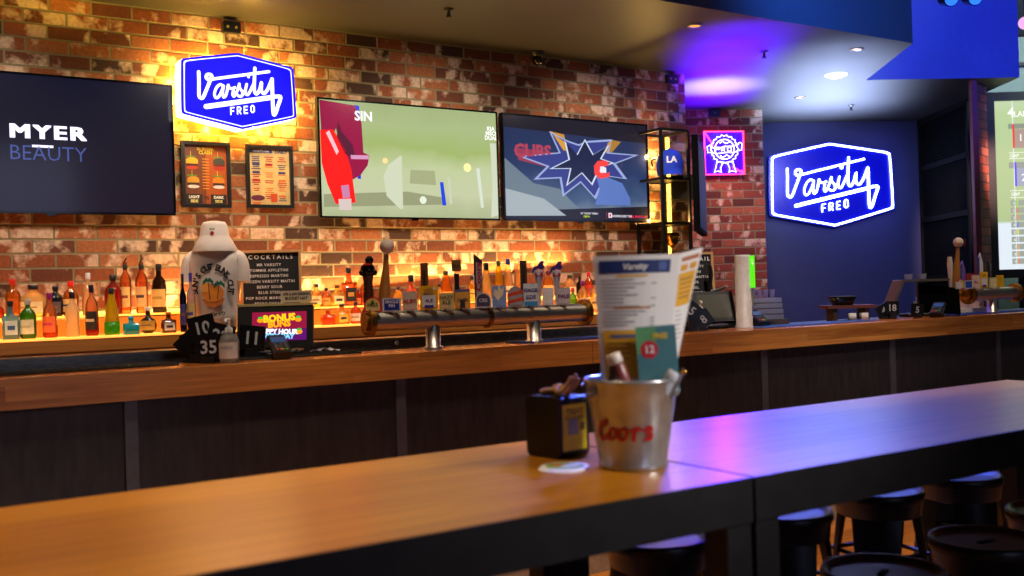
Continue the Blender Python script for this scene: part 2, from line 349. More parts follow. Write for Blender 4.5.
def copy_tree(o, parent=None):
    c = o.copy(); COL.objects.link(c)
    if parent: c.parent = parent
    for ch in [q for q in bpy.data.objects if q.parent == o]: copy_tree(ch, c)
    return c
def smooth_path(pts, n=6, closed=False):
    """Catmull-Rom through 2-D or 3-D points"""
    P_ = [Vector(p) for p in pts]; out = []; N_ = len(P_); m = N_ if closed else N_-1
    for i in range(m):
        p0 = P_[(i-1) % N_] if closed or i else P_[i]; p1 = P_[i]; p2 = P_[(i+1) % N_]; p3 = P_[(i+2) % N_] if closed or i < N_-2 else p2
        for k in range(n):
            t = k/n; out.append(.5*((2*p1)+(p2-p0)*t+(2*p0-5*p1+4*p2-p3)*t*t+(3*p1-p0-3*p2+p3)*t**3))
    if not closed: out.append(P_[-1])
    return [tuple(v) for v in out]
Rz = lambda a: Matrix.Rotation(a, 3, 'Z')
Rx = lambda a: Matrix.Rotation(a, 3, 'X')
Ry = lambda a: Matrix.Rotation(a, 3, 'Y')

# ------------------------------------------------------------------ the room
CZ = 3.36                                   # underside of the dropped ceiling
YW = 6.56                                   # main brick wall
XE = 6.07                                   # its right-hand end
def prism_z(pts, z0, z1, mat, mb=None):
    mb = mb or MB(); n = len(pts); vs = [(x, y, z0) for x, y in pts]+[(x, y, z1) for x, y in pts]
    return mb.add(vs, [tuple(range(n-1, -1, -1)), tuple(range(n, 2*n))]+[(k, (k+1) % n, n+(k+1) % n, n+k) for k in range(n)], mat)
struct('floor', prism_z([(-3, -4), (16, -4), (16, 14), (-3, 14)], -.1, 0, M_FLOOR))
struct('wall_back', prism_z([(-2.5, YW), (XE, YW), (XE, YW+.35), (-2.5, YW+.35)], 0, 4.4, M_BRICK))
struct('wall_left', prism_z([(-2.7, -4), (-2.5, -4), (-2.5, YW+.35), (-2.7, YW+.35)], 0, 4.4, C((90, 84, 84))))
struct('wall_hall_right', prism_z([(16, -4), (16.2, -4), (16.2, 14), (16, 14)], 0, 4.4, C((90, 84, 84))))
WX = (-2.7, .6, 2.8, 10.6, 13.4, 16.2); mb = MB(); mw = C((74, 66, 62), .8)
for a, b, z0, z1 in ((WX[0], WX[5], 0, .9), (WX[0], WX[5], 4.0, 4.4), (WX[0], WX[1], .9, 4.0), (WX[2], WX[3], .9, 4.0), (WX[4], WX[5], .9, 4.0)): prism_z([(a, -4.2), (b, -4.2), (b, -4), (a, -4)], z0, z1, mw, mb)
struct('wall_front', mb)
for k, (a, b) in enumerate(((WX[1], WX[2]), (WX[3], WX[4]))):
    mb = MB()
    for q in range(5): mb.box((a+(b-a)*q/4, -4.1, 2.45), (.06, .08, 3.1), M_BLK)
    for z in (.93, 1.9, 2.9, 3.97): mb.box(((a+b)/2, -4.1, z), (b-a, .08, .06), M_BLK)
    mb.rect(a, .9, b, 4.0, -4.1, glass('window_glass', (235, 240, 250), .04)); struct('window_%d' % (k+1), mb)
c1 = onZ(914, 43, CZ); c2 = onZ(866, 80, CZ); c3 = onZ(1019.5, 77.3, CZ)
bl, br = onZ(762, 123, CZ), onZ(922, 120.5, CZ)
clL, clR = onZ(690, 109, CZ), onZ(762, 108.5, CZ)
ceil = [(-2.5, 4.97), (c1.x, 4.93), (c2.x, c2.y), (c3.x, c3.y), (br.x+.3, br.y+.4), (br.x, br.y+1.2), (7, 9.6), (5, 8.0), (-2.5, 7.0)]
mb = MB(); n = len(ceil)
mb.add([(x, y, CZ) for x, y in ceil], [tuple(range(n))], M_CEIL)
mb.add([(x, y, 4.45) for x, y in ceil], [tuple(range(n))], M_CEIL)
mb.add([(x, y, z) for z in (CZ, 4.45) for x, y in ceil], [(k, (k+1) % n, n+(k+1) % n, n+k) for k in range(n)], M_CEILF)
struct('ceiling', mb)
struct('ceiling_upper', prism_z([(-3, -4.2), (16.2, -4.2), (16.2, 14), (-3, 14)], 4.42, 4.5, M_CEILU))
# brick column, navy end wall, mesh-covered side wall, brick pier
dirc = (clR-clL).normalized(); ang = math.atan2(dirc.y, dirc.x)
def wall_between(name, a, b, t, mat, z0=0, z1=CZ, ext0=0, ext1=0):
    a = Vector((a.x, a.y, 0)); b = Vector((b.x, b.y, 0)); d = (b-a).normalized(); a = a-d*ext0; b = b+d*ext1
    mbx = MB(); l = (b-a).length
    mbx.box((l/2, t/2, (z0+z1)/2), (l, t, z1-z0), mat); o = struct(name, mbx)
    o.location = a; o.rotation_euler[2] = math.atan2(d.y, d.x); return o
wall_between('wall_column', clL, clR, .9, M_BRICK2, ext0=1.6)
wall_between('wall_end', bl, br, .2, M_NAVY, ext0=.6, ext1=.02)
p1 = onZ(972.5, 98, CZ)
wall_between('wall_side', br, p1, .2, M_NAVY)
d_side = (Vector((p1.x, p1.y, 0))-Vector((br.x, br.y, 0))); a_side = math.atan2(d_side.y, d_side.x); l_side = d_side.length
# brick pier beside the screen: courses run away from the viewer
q1 = atD(979, 200, 9.55); pier = MB(); pier.box((.15, .025, CZ/2), (.30, .05, CZ), M_BRICK3)
o = struct('wall_pier', pier); o.location = (q1.x, q1.y, 0); o.rotation_euler[2] = math.radians(14)
q2 = atD(976.3, 200, 9.5); pier = MB(); pier.box((0, 0, CZ/2), (.05, .06, CZ-.002), C((120, 40, 34)))
o = struct('trim_1', pier); o.location = (q2.x, q2.y, 0); o.rotation_euler[2] = FACE
g = atD(1030, 200, 12.2)
mb = MB(); mb.box((1.0, .1, 2.2), (5, .2, 4.4), M_GREEN); o = struct('wall_hall', mb); o.location = (g.x, g.y, 0); o.rotation_euler[2] = FACE
pl = atD(1019, 64, 12.1); mb = MB(); mb.box((1.2, 0, 0), (2.6, .04, .035), M_BLK); o = struct('trim_2', mb); o.location = pl; o.rotation_euler[2] = FACE

M_MESH = P('flat_black_mesh', (10, 10, 12), .8, spec=.15)
# mesh panels on the side wall
t = thing('mesh_screen', 'tall black steel mesh screen in three panels beside the navy wall', 'screen', (br.x, br.y, 0), a_side)
fr = MB(); y0 = -.04
for x in (.03, l_side-.03): fr.box((x, y0, 2.15), (.05, .04, 2.42), M_MESH)
for z in (.97, 1.50, 2.18, 2.78, 3.33): fr.box((l_side/2, y0, z), (l_side, .04, .06), M_MESH)
fr.build('frame', t)
ba = MB(); ba.box((l_side/2, -.012, 2.15), (l_side-.02, .015, 2.4), P('charcoal_backing', (7, 7, 8), .9, spec=.1)); ba.build('backing_board', t)
for z0, z1 in ((1.0, 1.47), (1.53, 2.15), (2.21, 2.75), (2.81, 3.3)):
    me = MB(); k = 0
    while .06+k*.035 < l_side-.05: me.box((.06+k*.035, y0, (z0+z1)/2), (.004, .004, z1-z0), M_MESH); k += 1
    k = 0
    while z0+k*.035 < z1: me.box((l_side/2, y0, z0+k*.035), (l_side-.1, .004, .004), M_MESH); k += 1
    me.build('mesh_panel', t)

# ------------------------------------------------------------------ the bar
BZ = 1.225; BY = 4.2
t = thing('bar_counter', 'long bar counter with orange timber top and black panelled front', 'bar counter', (0, 0, 0))
mb = MB(); mb.box((4.4, 4.375, BZ-.03), (11.4, .35, .06), M_BARTOP); mb.build('timber_top', t)
for x0, x1 in ((-1.3, 3.18), (3.184, 6.4), (6.404, 10.1)):
    mb = MB(); mb.box(((x0+x1)/2, 4.215-.001, BZ-.058), (x1-x0, .034, .118), M_BARW); mb.build('edge_board', t)
sx = [onY(px, 370, BY+.02).x for px in (130, 401)]; pitch_ = 1.2
X0 = sx[0]
for k in range(-1, 7):
    mb = MB(); mb.box((X0+pitch_*(k+.5), BY+.045, .63), (pitch_-.01, .02, .96), M_DARKP); mb.build('front_panel', t)
for k in range(0, 7):
    mb = MB(); mb.box((X0+pitch_*k, BY+.028, .63), (.05, .012, .96), M_STRIP); mb.build('cover_strip', t)
mb = MB(); mb.box((4.4, 4.27, .075), (11.4, .06, .15), M_KICK); mb.build('kick_panel', t)
mb = MB(); mb.box((4.4, 4.6, .6), (11.4, .66, 1.1), M_DARKF); mb.build('carcass', t)
mb = MB(); mb.box((4.4, 4.76, BZ-.035), (11.4, .42, .05), M_BLKM); mb.build('service_ledge', t)
mb = MB(); RS = P('dark_worn_steel', (112, 104, 92), .32, .9, noise=.3, stretch=(1.2, 1, 6)); mb.box((1.9, 4.9, BZ+.015), (6.4, .14, .06), RS); mb.box((1.9, 4.9, BZ+.04), (6.4, .17, .012), RS); mb.build('steel_rail', t)
# rubber mats on the bar
def mat_(x0, x1, y0, y1, m, name, label, cat='bar mat', grp=None, rib=True):
    mb = MB(); mb.vbox(((x0+x1)/2, (y0+y1)/2, BZ+.004), (x1-x0, y1-y0, .008), m, .015)
    if rib:
        for k in range(int((x1-x0)/.03)): mb.box((x0+.02+k*.03, (y0+y1)/2, BZ+.0095), (.008, y1-y0-.03, .004), m)
    return tag(mb.build(name), label, cat, grp)
mat_(.2, 1.12, 4.40, 4.54, P('black_rubber', (22, 21, 22), .8), 'bar_mat', 'black ribbed rubber mat at the left end of the bar')
mat_(1.30, 1.98, 4.42, 4.54, P('black_rubber', (22, 21, 22), .8), 'bar_mat', 'black ribbed rubber mat under the screen terminal by the white shirt')
mat_(2.85, 3.7, 4.36, 4.54, C((28, 58, 150), .8), 'bar_towel', 'blue bar towel runner beside the long tap tower', 'bar towel', rib=False)
mat_(4.62, 5.7, 4.36, 4.54, C((60, 96, 178), .5), 'bar_towel', 'blue and white bar towel running right from the card terminal', 'bar towel', rib=False)
mat_(6.45, 7.9, 4.36, 4.54, C((28, 66, 170), .7), 'bar_towel', 'blue bar towel under the short tap tower at the far right', 'bar towel', rib=False)

# back bar with two lit steps
t = thing('back_bar', 'timber back bar with two glowing bottle steps below the brick wall', 'back bar', (0, 0, 0))
LY0, LZ0, LZ1 = 6.0, 1.314, 1.43; XA, XB = -1.5, onY(661, 150, 6.22).x-.04
mb = MB(); mb.box(((XA+XB)/2, 6.28, .652), (XB-XA, .5, 1.30), M_SHELFW); mb.box(((XA+XB)/2, 6.012, 1.27), (XB-XA, .02, .07), M_SHELFW); mb.build('cabinet', t)
M_STEP = P('lit_acrylic', (255, 214, 150), .4, emit=1.7, ec=(255, 150, 40), noise=.03)
M_RISER = P('amber_riser', (214, 130, 46), .4, emit=.22, ec=(255, 130, 26), noise=.1)
mb = MB(); mb.box(((XA+XB)/2, 6.15, LZ0-.005), (XB-XA, .30, .010), M_STEP); mb.build('lower_step', t)
mb = MB(); mb.box(((XA+XB)/2, 6.31, (LZ0+LZ1)/2-.012), (XB-XA, .012, LZ1-LZ0-.012), M_RISER); mb.build('riser', t)
mb = MB(); mb.box(((XA+XB)/2, 6.43, LZ1-.005), (XB-XA, .254, .010), M_STEP); mb.build('upper_step', t)
mb = MB(); mb.box(((XA+XB)/2, 6.545, LZ1+.012), (XB-XA, .02, .02), M_AMBERLED); mb.build('led_strip', t)
light('AREA', 'shelf_glow', (2.0, 6.50, LZ1+.05), (2.0, 6.54, 3), 52, (1, .58, .18), .05, sy=5.5).rotation_euler = (PI-.08, 0, PI/2)

# ------------------------------------------------------------------ screens
def artx(x0, y0, x1, y1, Y):
    """real rectangle on plane Y seen between two pixels: left x, right x, bottom z, top z"""
    a = onY(x0, y0, Y); b = onY(x1, y1, Y); return a.x, b.x, b.z, a.z
TW, TH = 1.45, .826
def television(label, xl, art, Y=6.485, bez=.012, w=TW, h=TH, zc=1.5+.14675*6.5, rz=0):
    t = thing('television', label, 'television', (xl+w/2, Y, zc), rz)
    mb = MB(); mb.box((0, .02, 0), (w, .035, h), M_BLK); mb.box((0, .033, -.05), (w*.6, .04, h*.55), M_BLK); mb.build('housing', t)
    mb = MB()
    for s in (-1, 1): mb.box((s*(w/2-bez/2), -.001, 0), (bez, .012, h), M_BLKG); mb.box((0, -.001, s*(h/2-bez/2)), (w, .012, bez), M_BLKG)
    mb.box((0, -.004, -h/2-.006), (.05, .01, .014), M_BLKG); mb.build('bezel', t)
    mb = MB(); art(mb, w-2*bez, h-2*bez); mb.build('screen', t)
    mb = MB(); mb.box((0, .055, 0), (.4, .012, .3), M_BLKM); mb.build('wall_bracket', t)
    return t
def lerp_ramp(name, stops, axis='Z', span=1.0, noise=.0, s=1.0, rough=.12):
    m, N, L, b = nt(name); tc = N.new('ShaderNodeTexCoord'); sp = N.new('ShaderNodeSeparateXYZ'); L.new(tc.outputs['Object'], sp.inputs[0])
    v = mathn(N, L, 'ADD', mathn(N, L, 'DIVIDE', sp.outputs[axis], span), .5)
    if noise:
        nz = N.new('ShaderNodeTexNoise'); nz.inputs['Scale'].default_value = 4; L.new(tc.outputs['Object'], nz.inputs['Vector'])
        v = mathn(N, L, 'ADD', v, mathn(N, L, 'MULTIPLY', mathn(N, L, 'SUBTRACT', nz.outputs['Fac'], .5), noise))
    r = N.new('ShaderNodeValToRGB'); L.new(v, r.inputs[0]); els = r.color_ramp.elements
    els[0].position, els[0].color = stops[0][0], lin(stops[0][1]); els[1].position, els[1].color = stops[-1][0], lin(stops[-1][1])
    for p, c in stops[1:-1]: e = els.new(p); e.color = lin(c)
    b.inputs['Base Color'].default_value = (.01, .01, .01, 1); b.inputs['Roughness'].default_value = rough
    L.new(r.outputs[0], b.inputs['Emission Color']); b.inputs['Emission Strength'].default_value = s; return m
M_SCR1 = lerp_ramp('night_navy_screen', [(0, (22, 14, 34)), (.6, (16, 14, 34)), (1, (14, 16, 38))], noise=.5, span=TH)
def art_myer(mb, w, h):
    mb.rect(-w/2, -h/2, w/2, h/2, -.001, M_SCR1)
    ax = lambda px, py: (lambda p: (p.x-(xl1+TW/2), p.z-zc1))(onY(px, py, 6.5))
    xl1, zc1 = TV1X, 1.5+.14675*6.5
    a = ax(9, 141); b = ax(85, 139); cx_ = (a[0]+b[0])/2
    hh = .085
    [mb.text('MYER', cx_+q*.0035, ax(47, 139.5)[1]+.002+r_*.003, hh*.92, -.003-.0002*(q+2)-.00005*r_, L_((232, 226, 255), 1.6), fit=(b[0]-a[0])*.98, sp=1.2) for q in (-2, -1, 0, 1, 2) for r_ in (-1, 1)]
    c = ax(40, 146.5); mb.rect(c[0]-.045, c[1]-.008, c[0]+.07, c[1]+.006, -.003, L_((232, 226, 255), 1.6))
    d = ax(47, 161); mb.text('BEAUTY', cx_, d[1], .088, -.003, L_((70, 84, 150), 1.0), bold=-.008, fit=b[0]-a[0])
TV1X = onY(171.5, 86, 6.5).x-TW
television('wall television showing large white and grey words on dark navy, leftmost of three', TV1X, art_myer)
M_FIELD = lerp_ramp('pitch_screen', [(0, (160, 168, 128)), (.22, (184, 190, 154)), (.45, (180, 190, 146)), (.62, (150, 170, 100)), (.8, (158, 174, 122)), (1, (150, 164, 116))], noise=.2, span=TH, s=1.12)  # greens paled to paint in the haze washing over the picture
def poly_px(mb, pts, W_, H_, x0, y0, sw, sh, y, mat):
    """artwork given in the picture's own fractions"""
    mb.poly([((a-x0)/sw*W_-W_/2, H_/2-(b-y0)/sh*H_) for a, b in pts][::-1], y, mat)
def art_cricket(mb, w, h):
    mb.rect(-w/2, -h/2, w/2, h/2, -.001, M_FIELD)
    q = lambda pts, y, m: poly_px(mb, pts, w, h, 62, 70, 690, 455, y, m)
    ma, rd, bl_ = L_((150, 12, 66), 1.0), L_((252, 22, 22), 1.1), L_((40, 44, 210), 1.0)
    q([(190, 82), (207, 84), (206, 375), (194, 375)], -.0016, bl_)
    q([(64, 72), (190, 84), (214, 150), (218, 270), (240, 280), (232, 320), (205, 360), (175, 380), (160, 330), (140, 260), (120, 180), (100, 230), (70, 260)], -.002, ma)
    q([(64, 190), (110, 185), (150, 260), (172, 340), (184, 470), (112, 478), (84, 400), (66, 320)], -.0026, rd)
    q([(128, 150), (122, 215), (150, 280), (190, 300), (178, 240), (140, 190)], -.0026, L_((88, 20, 52)))
    q([(122, 458), (168, 455), (168, 500), (124, 500)], -.003, L_((214, 196, 190)))
    q([(132, 405), (160, 400), (164, 450), (138, 455)], -.0032, L_((200, 130, 170)))
    q([(170, 282), (238, 280), (236, 296), (172, 298)], -.0032, L_((216, 150, 190)))
    q([(84, 200), (96, 190), (128, 270), (120, 285)], -.0032, L_((250, 190, 200)))
    q([(510, 376), (524, 376), (534, 472), (518, 474)], -.002, L_((26, 70, 220)))
    q([(355, 275), (362, 275), (362, 492), (350, 492), (300, 440), (290, 360), (310, 315)], -.002, L_((206, 212, 184)))
    q([(662, 310), (676, 312), (690, 478), (678, 480)], -.002, L_((214, 222, 206)))
    q([(542, 350), (552, 360), (558, 466), (548, 468)], -.002, L_((200, 206, 180)))
    q([(724, 200), (750, 200), (750, 510), (720, 520), (730, 380)], -.0016, L_((204, 212, 186)))
    q([(395, 330), (490, 330), (495, 390), (390, 386)], -.0016, L_((164, 170, 128)))
    q([(70, 440), (380, 420), (520, 440), (520, 470), (70, 490)], -.0014, L_((150, 154, 118)))
    mb.disc((441-62)/690*w-w/2, h/2-(453-70)/455*h, .028, -.002, L_((226, 236, 216)))
    mb.disc((625-62)/690*w-w/2, h/2-(310-70)/455*h, .032, -.002, L_((255, 226, 150), 1.3))  # this warm disc and the next are painted reflections of downlights
    mb.disc((298-62)/690*w-w/2, h/2-(298-70)/455*h, .02, -.002, L_((255, 206, 140), 1.2))
    mb.text('SIN', (222-62)/690*w-w/2, h/2-(142-70)/455*h, .065, -.0036, L_((240, 236, 240), 1.2), bold=.03)
    for k, s in enumerate(('KIA', 'MSCI', 'DUAL')): mb.text(s, (729-62)/690*w-w/2, h/2-(146+20*k-70)/455*h, .03, -.003, L_((246, 246, 246), 1.2), bold=.03)
television('wall television showing a green pitch and a player in red, middle of three', onY(316, 97.5, 6.5).x, art_cricket)
M_NAVS = lerp_ramp('blue_screen', [(0, (120, 134, 150)), (.2, (60, 84, 120)), (.45, (30, 52, 96)), (1, (26, 40, 78))], axis='Z', noise=.35, span=TH)
def art_star(mb, w, h):
    mb.rect(-w/2, -h/2, w/2, h/2, -.001, L_((14, 14, 34)))
    q = lambda pts, y, m: poly_px(mb, pts, w, h, 62, 108, 468, 342, y, m)
    q([(64, 148), (526, 172), (526, 398), (64, 425)], -.0014, M_NAVS)
    q([(205, 152), (250, 160), (262, 215), (230, 205)], -.0017, L_((196, 136, 40)))
    q([(395, 165), (440, 172), (405, 215), (385, 220)], -.0017, L_((168, 120, 44)))
    q([(100, 215), (250, 226), (300, 260), (200, 275), (105, 255)], -.0017, L_((150, 50, 80)))
    star = [(203, 152), (262, 180), (297, 190), (328, 176), (410, 165), (398, 212), (502, 214), (420, 250), (458, 303), (390, 296), (348, 378), (300, 322), (240, 372), (232, 310), (150, 318), (192, 272), (106, 243), (232, 222)]
    st2 = [(250, 180), (290, 225), (318, 170), (345, 222), (400, 185), (372, 235), (415, 248), (380, 262), (352, 300), (338, 330), (304, 290), (252, 336), (266, 276), (200, 280), (262, 244)]
    q(star, -.002, L_((150, 166, 216)))
    q([(a+(300-a)*.09, b+(255-b)*.09) for a, b in star], -.0024, L_((48, 58, 132)))
    q([(214, 160), (255, 188), (262, 216), (246, 214)], -.0026, L_((208, 150, 56)))
    q([(395, 178), (408, 172), (392, 210), (384, 214)], -.0026, L_((190, 146, 60)))
    q(st2, -.0030, L_((205, 214, 238)))
    q([(a+(312-a)*.10, b+(250-b)*.10) for a, b in st2], -.0034, L_((14, 28, 66)))
    q([(352, 300), (378, 294), (440, 318), (466, 372), (466, 396), (345, 396), (362, 340)], -.0038, L_((88, 116, 186)))
    q([(345, 262), (358, 244), (384, 240), (398, 252), (384, 262), (366, 262), (364, 282), (386, 286), (398, 280), (396, 298), (362, 306), (346, 290)], -.0042, L_((240, 60, 60), 1.1))
    q([(366, 262), (386, 266), (386, 284), (366, 284)], -.0044, L_((230, 230, 240)))
    q([(64, 425), (526, 398), (526, 448), (64, 448)], -.0018, L_((14, 14, 36)))
    q([(64, 250), (150, 330), (230, 345), (300, 420), (64, 432)], -.0016, L_((104, 120, 134)))  # this and the next grey shape paint the reflected haze at lower left
    q([(64, 350), (180, 380), (250, 436), (64, 440)], -.0019, L_((160, 170, 176)))
    mb.text('DOWNLOAD THE', (435-62)/468*w-w/2, h/2-(438-108)/342*h, .018, -.004, L_((230, 230, 240), 1.1), bold=.02)
    mb.text('NRL SPORTS APP', (494-62)/468*w-w/2, h/2-(439-108)/342*h, .018, -.004, L_((240, 40, 90), 1.1), bold=.02)
    mb.text('30° SUNNY 7KM/H', (325-62)/468*w-w/2, h/2-(430-108)/342*h, .015, -.004, L_((220, 220, 220)), bold=.02)
    mb.text('PERTH', (316-62)/468*w-w/2, h/2-(441-108)/342*h, .015, -.004, L_((200, 220, 40)), bold=.02)
    mb.text('CUBS', (150-62)/468*w-w/2, h/2-(244-108)/342*h, .1, -.0021, L_((170, 60, 84)), bold=.04)
    x = (395-62)/468*w-w/2; z = h/2-(433-108)/342*h; mb.rect(x-.018, z-.018, x+.018, z+.022, -.004, L_((240, 220, 230))); mb.rect(x-.009, z-.009, x+.009, z+.012, -.0043, L_((220, 30, 80)))
    mb.rect(x-.04, z-.03, x-.037, z+.03, -.004, L_((190, 60, 90)))
television('wall television showing a jagged star emblem over a player, rightmost of three', onY(500, 112.5, 6.5).x, art_star)
# side screen seen almost edge-on behind the shelf tower
a = atD(699.5, 180, 8.6); vd = Vector((a.x, a.y, 0)).normalized()
t = thing('television', 'black flat screen seen nearly edge on left of the red framed neon', 'television', (a.x, a.y, 2.33), math.atan2(vd.y, vd.x)-math.radians(3.5))
mb = MB(); mb.box((0, 0, 0), (1.0, .05, .78), P('matt_black', (5, 5, 8), .9, spec=.1)); mb.build('housing', t)
mb = MB(); mb.rect(-.47, -.36, .47, .36, -.027, E('dark_idle_screen', (10, 8, 30), 1, .6)); mb.build('screen', t)
mb = MB(); mb.box((-.1, .12, 0), (.2, .2, .2), M_BLKM); mb.build('wall_bracket', t)

# large framed score screen at the far right
a = atD(984.5, 95, 10.0); rzs = FACE
t = thing('score_screen', 'large bright green and white score screen in a black frame', 'screen', (a.x, a.y, 0), rzs)
sw, z1_, z0_ = 3.2, 3.33, 1.48
mb = MB(); fw = .085
for x in (fw/2, sw-fw/2): mb.box((x, .05, (z0_+z1_)/2), (fw, .14, z1_-z0_), M_BLK)
for z in (z0_+fw/2, z1_-fw/2): mb.box((sw/2, .05, z), (sw-2*fw, .14, fw), M_BLK)
mb.box((sw/2, .1, (z0_+z1_)/2), (sw-.02, .03, z1_-z0_-.02), M_BLK); mb.build('frame', t)
M_SC = lerp_ramp('pale_green_screen', [(0, (176, 180, 188)), (.08, (190, 200, 205)), (.13, (205, 214, 222)), (.34, (204, 214, 222)), (.35, (160, 178, 130)), (.8, (170, 190, 140)), (1, (196, 210, 196))], axis='Z', span=2.4, s=1.2)
mb = MB(); s_ = lambda px, py: ((px-984.5)/100.4, 3.33-(py-91)/100.4)
zz = (z0_+z1_)/2
class _o: pass
mb.rect(fw, z0_+fw-zz, sw-fw, z1_-fw-zz, .02, M_SC)
def sr(x0, y0, x1, y1, c, y=.017):
    (a, b), (c_, d) = s_(x0, y0), s_(x1, y1); mb.rect(a, d-zz, c_, b-zz, y, L_(c))
sr(1012.3, 97, 1013, 270, (240, 244, 244))
sr(1008, 122.5, 1100, 127.5, (140, 150, 134)); sr(1012, 123, 1014, 147, (230, 70, 60), .014); sr(1014, 128, 1100, 147, (176, 150, 140))
sr(1008, 151, 1100, 151.8, (232, 238, 228)); sr(1008, 157, 1100, 157.8, (232, 238, 228))
sr(1007.5, 161, 1100, 167, (150, 156, 150)); sr(1013, 161, 1015, 185, (90, 80, 230), .014); sr(1015, 167, 1100, 185, (160, 166, 190))
sr(1008, 189, 1100, 189.8, (232, 238, 228)); sr(1008, 196, 1100, 196.8, (232, 238, 228))
for k in range(9):
    y = 199+7.3*k; sr(1008, y, 1100, y+5.6, (156, 164, 152)); sr(1014, y, 1015.3, y+5.6, ((150, 230, 20), (230, 130, 60), (230, 150, 60), (110, 120, 220), (230, 230, 30), (200, 200, 215), (230, 160, 110), (230, 170, 110), (230, 130, 90))[k], .014)
    X_, Z_ = s_(1011, y+4.6); mb.text(str(k+1), X_, Z_-zz, .03, .012, L_((238, 240, 240)))
for s__, x, y, hh in (('4', 1011, 116, .1), ('LAPS', 1022, 115.5, .055), ('GAP', 1013, 156.2, .032), ('GAP', 1013, 194.6, .032), ('LAPS TO GO', 1058, 115.5, .055), ('1', 1020, 140, .07), ('2', 1022, 180, .07)):
    X_, Z_ = s_(x, y); mb.text(s__, X_, Z_-zz, hh, .012, L_((246, 248, 246), 1.1), bold=.01)
o = mb.build('screen', t); o.location = (0, 0, zz)
mb = MB()
for x in (.4, sw-.4): mb.box((x, .13, z0_/2+.3), (.08, .06, z0_+.6), M_BLKM)
mb.build('stand', t)

# ------------------------------------------------------------------ "Varsity Freo" signs
HEX = [(76, 172), (84, 152), (108, 140), (345, 92), (376, 88), (408, 92), (648, 131), (674, 142), (684, 162), (692, 388), (686, 408), (664, 420), (412, 487), (382, 491), (350, 485), (102, 437), (80, 428), (71, 404)]
STK = [  # script strokes, in a 785 x 576 drawing box
    (15, [(152, 203), (152, 260), (150, 330), (158, 346), (172, 342), (192, 298), (214, 245), (224, 220), (212, 211), (197, 216), (193, 230), (204, 240), (226, 236)]),
    (13, [(226, 236), (552, 164)]),
    (12, [(286, 272), (270, 262), (248, 282), (236, 316), (242, 338), (258, 332), (276, 300), (288, 268), (282, 300), (284, 330), (296, 326), (306, 300), (314, 262), (320, 276), (334, 280), (352, 272)]),
    (12, [(344, 284), (338, 312), (346, 322), (362, 296), (378, 250)]),
    (12, [(378, 250), (380, 274), (394, 292), (392, 314), (376, 320), (362, 310)]),
    (12, [(392, 314), (408, 290), (420, 248), (412, 284), (416, 306), (430, 302), (450, 262), (464, 236)]),
    (15, [(470, 152), (464, 240), (464, 284), (476, 298), (494, 274), (506, 232), (504, 276), (520, 292), (544, 262), (568, 206)]),
    (17, [(569, 206), (569, 300), (571, 402), (584, 400), (600, 356), (617, 308), (600, 303), (560, 310)]),
    (22, [(556, 313), (187, 392)])]
def letter_strokes():
    out = []
    for cx_, cy_, ch in ((334, 406, 'F'), (372, 400, 'R'), (411, 394, 'E'), (450, 386, 'O')):
        h = 19; w = 9
        T = {'F': [[(-w, h), (-w, -h)], [(-w, -h), (w, -h)], [(-w, 0), (w*.7, 0)]], 'E': [[(w, h), (-w, h), (-w, -h), (w, -h)], [(-w, 0), (w*.7, 0)]],
             'R': [[(-w, h), (-w, -h), (w*.5, -h), (w, -h*.7), (w, -h*.2), (w*.5, 1), (-w, 1)], [(0, 1), (w, h)]], 'O': [[(-w*.4, -h), (w*.4, -h), (w, -h*.6), (w, h*.6), (w*.4, h), (-w*.4, h), (-w, h*.6), (-w, -h*.6), (-w*.4, -h)]]}[ch]
        out += [[(cx_+a, cy_+b-a*.12) for a, b in s] for s in T]
    return out
def varsity(mb, w, mode, mat, y, yh, inset=0, k=1.0):
    sc = w/620.0; tr = lambda p: ((p[0]-383)*sc, -(p[1]-289)*sc)
    hexp = [tr(p) for p in HEX]
    if mode == 'tube':
        mb.tube([(a, yh, b) for a, b in smooth_path(hexp, 4, True)], 4.6*sc, mat, 8, True)
        for wd, st in STK: mb.tube([(a, y, b) for a, b in (smooth_path([tr(p) for p in st], 4) if len(st) > 2 else [tr(p) for p in st])], wd*.5*sc*k*.8, mat, 8)
        for st in letter_strokes(): mb.tube([(tr(p)[0], y, tr(p)[1]) for p in st], 3.0*sc, mat, 6)
        mb.ball((tr((432, 205))[0], y, tr((432, 205))[1]), 8*sc, mat)
    else:
        for wd, st in STK: mb.stroke(smooth_path([tr(p) for p in st], 4) if len(st) > 2 else [tr(p) for p in st], wd*sc*k, y, mat)
        for st in letter_strokes(): mb.stroke([tr(p) for p in st], 8*sc, y, mat)
        mb.disc(*tr((432, 205)), 8*sc, y, mat)
    return hexp, sc
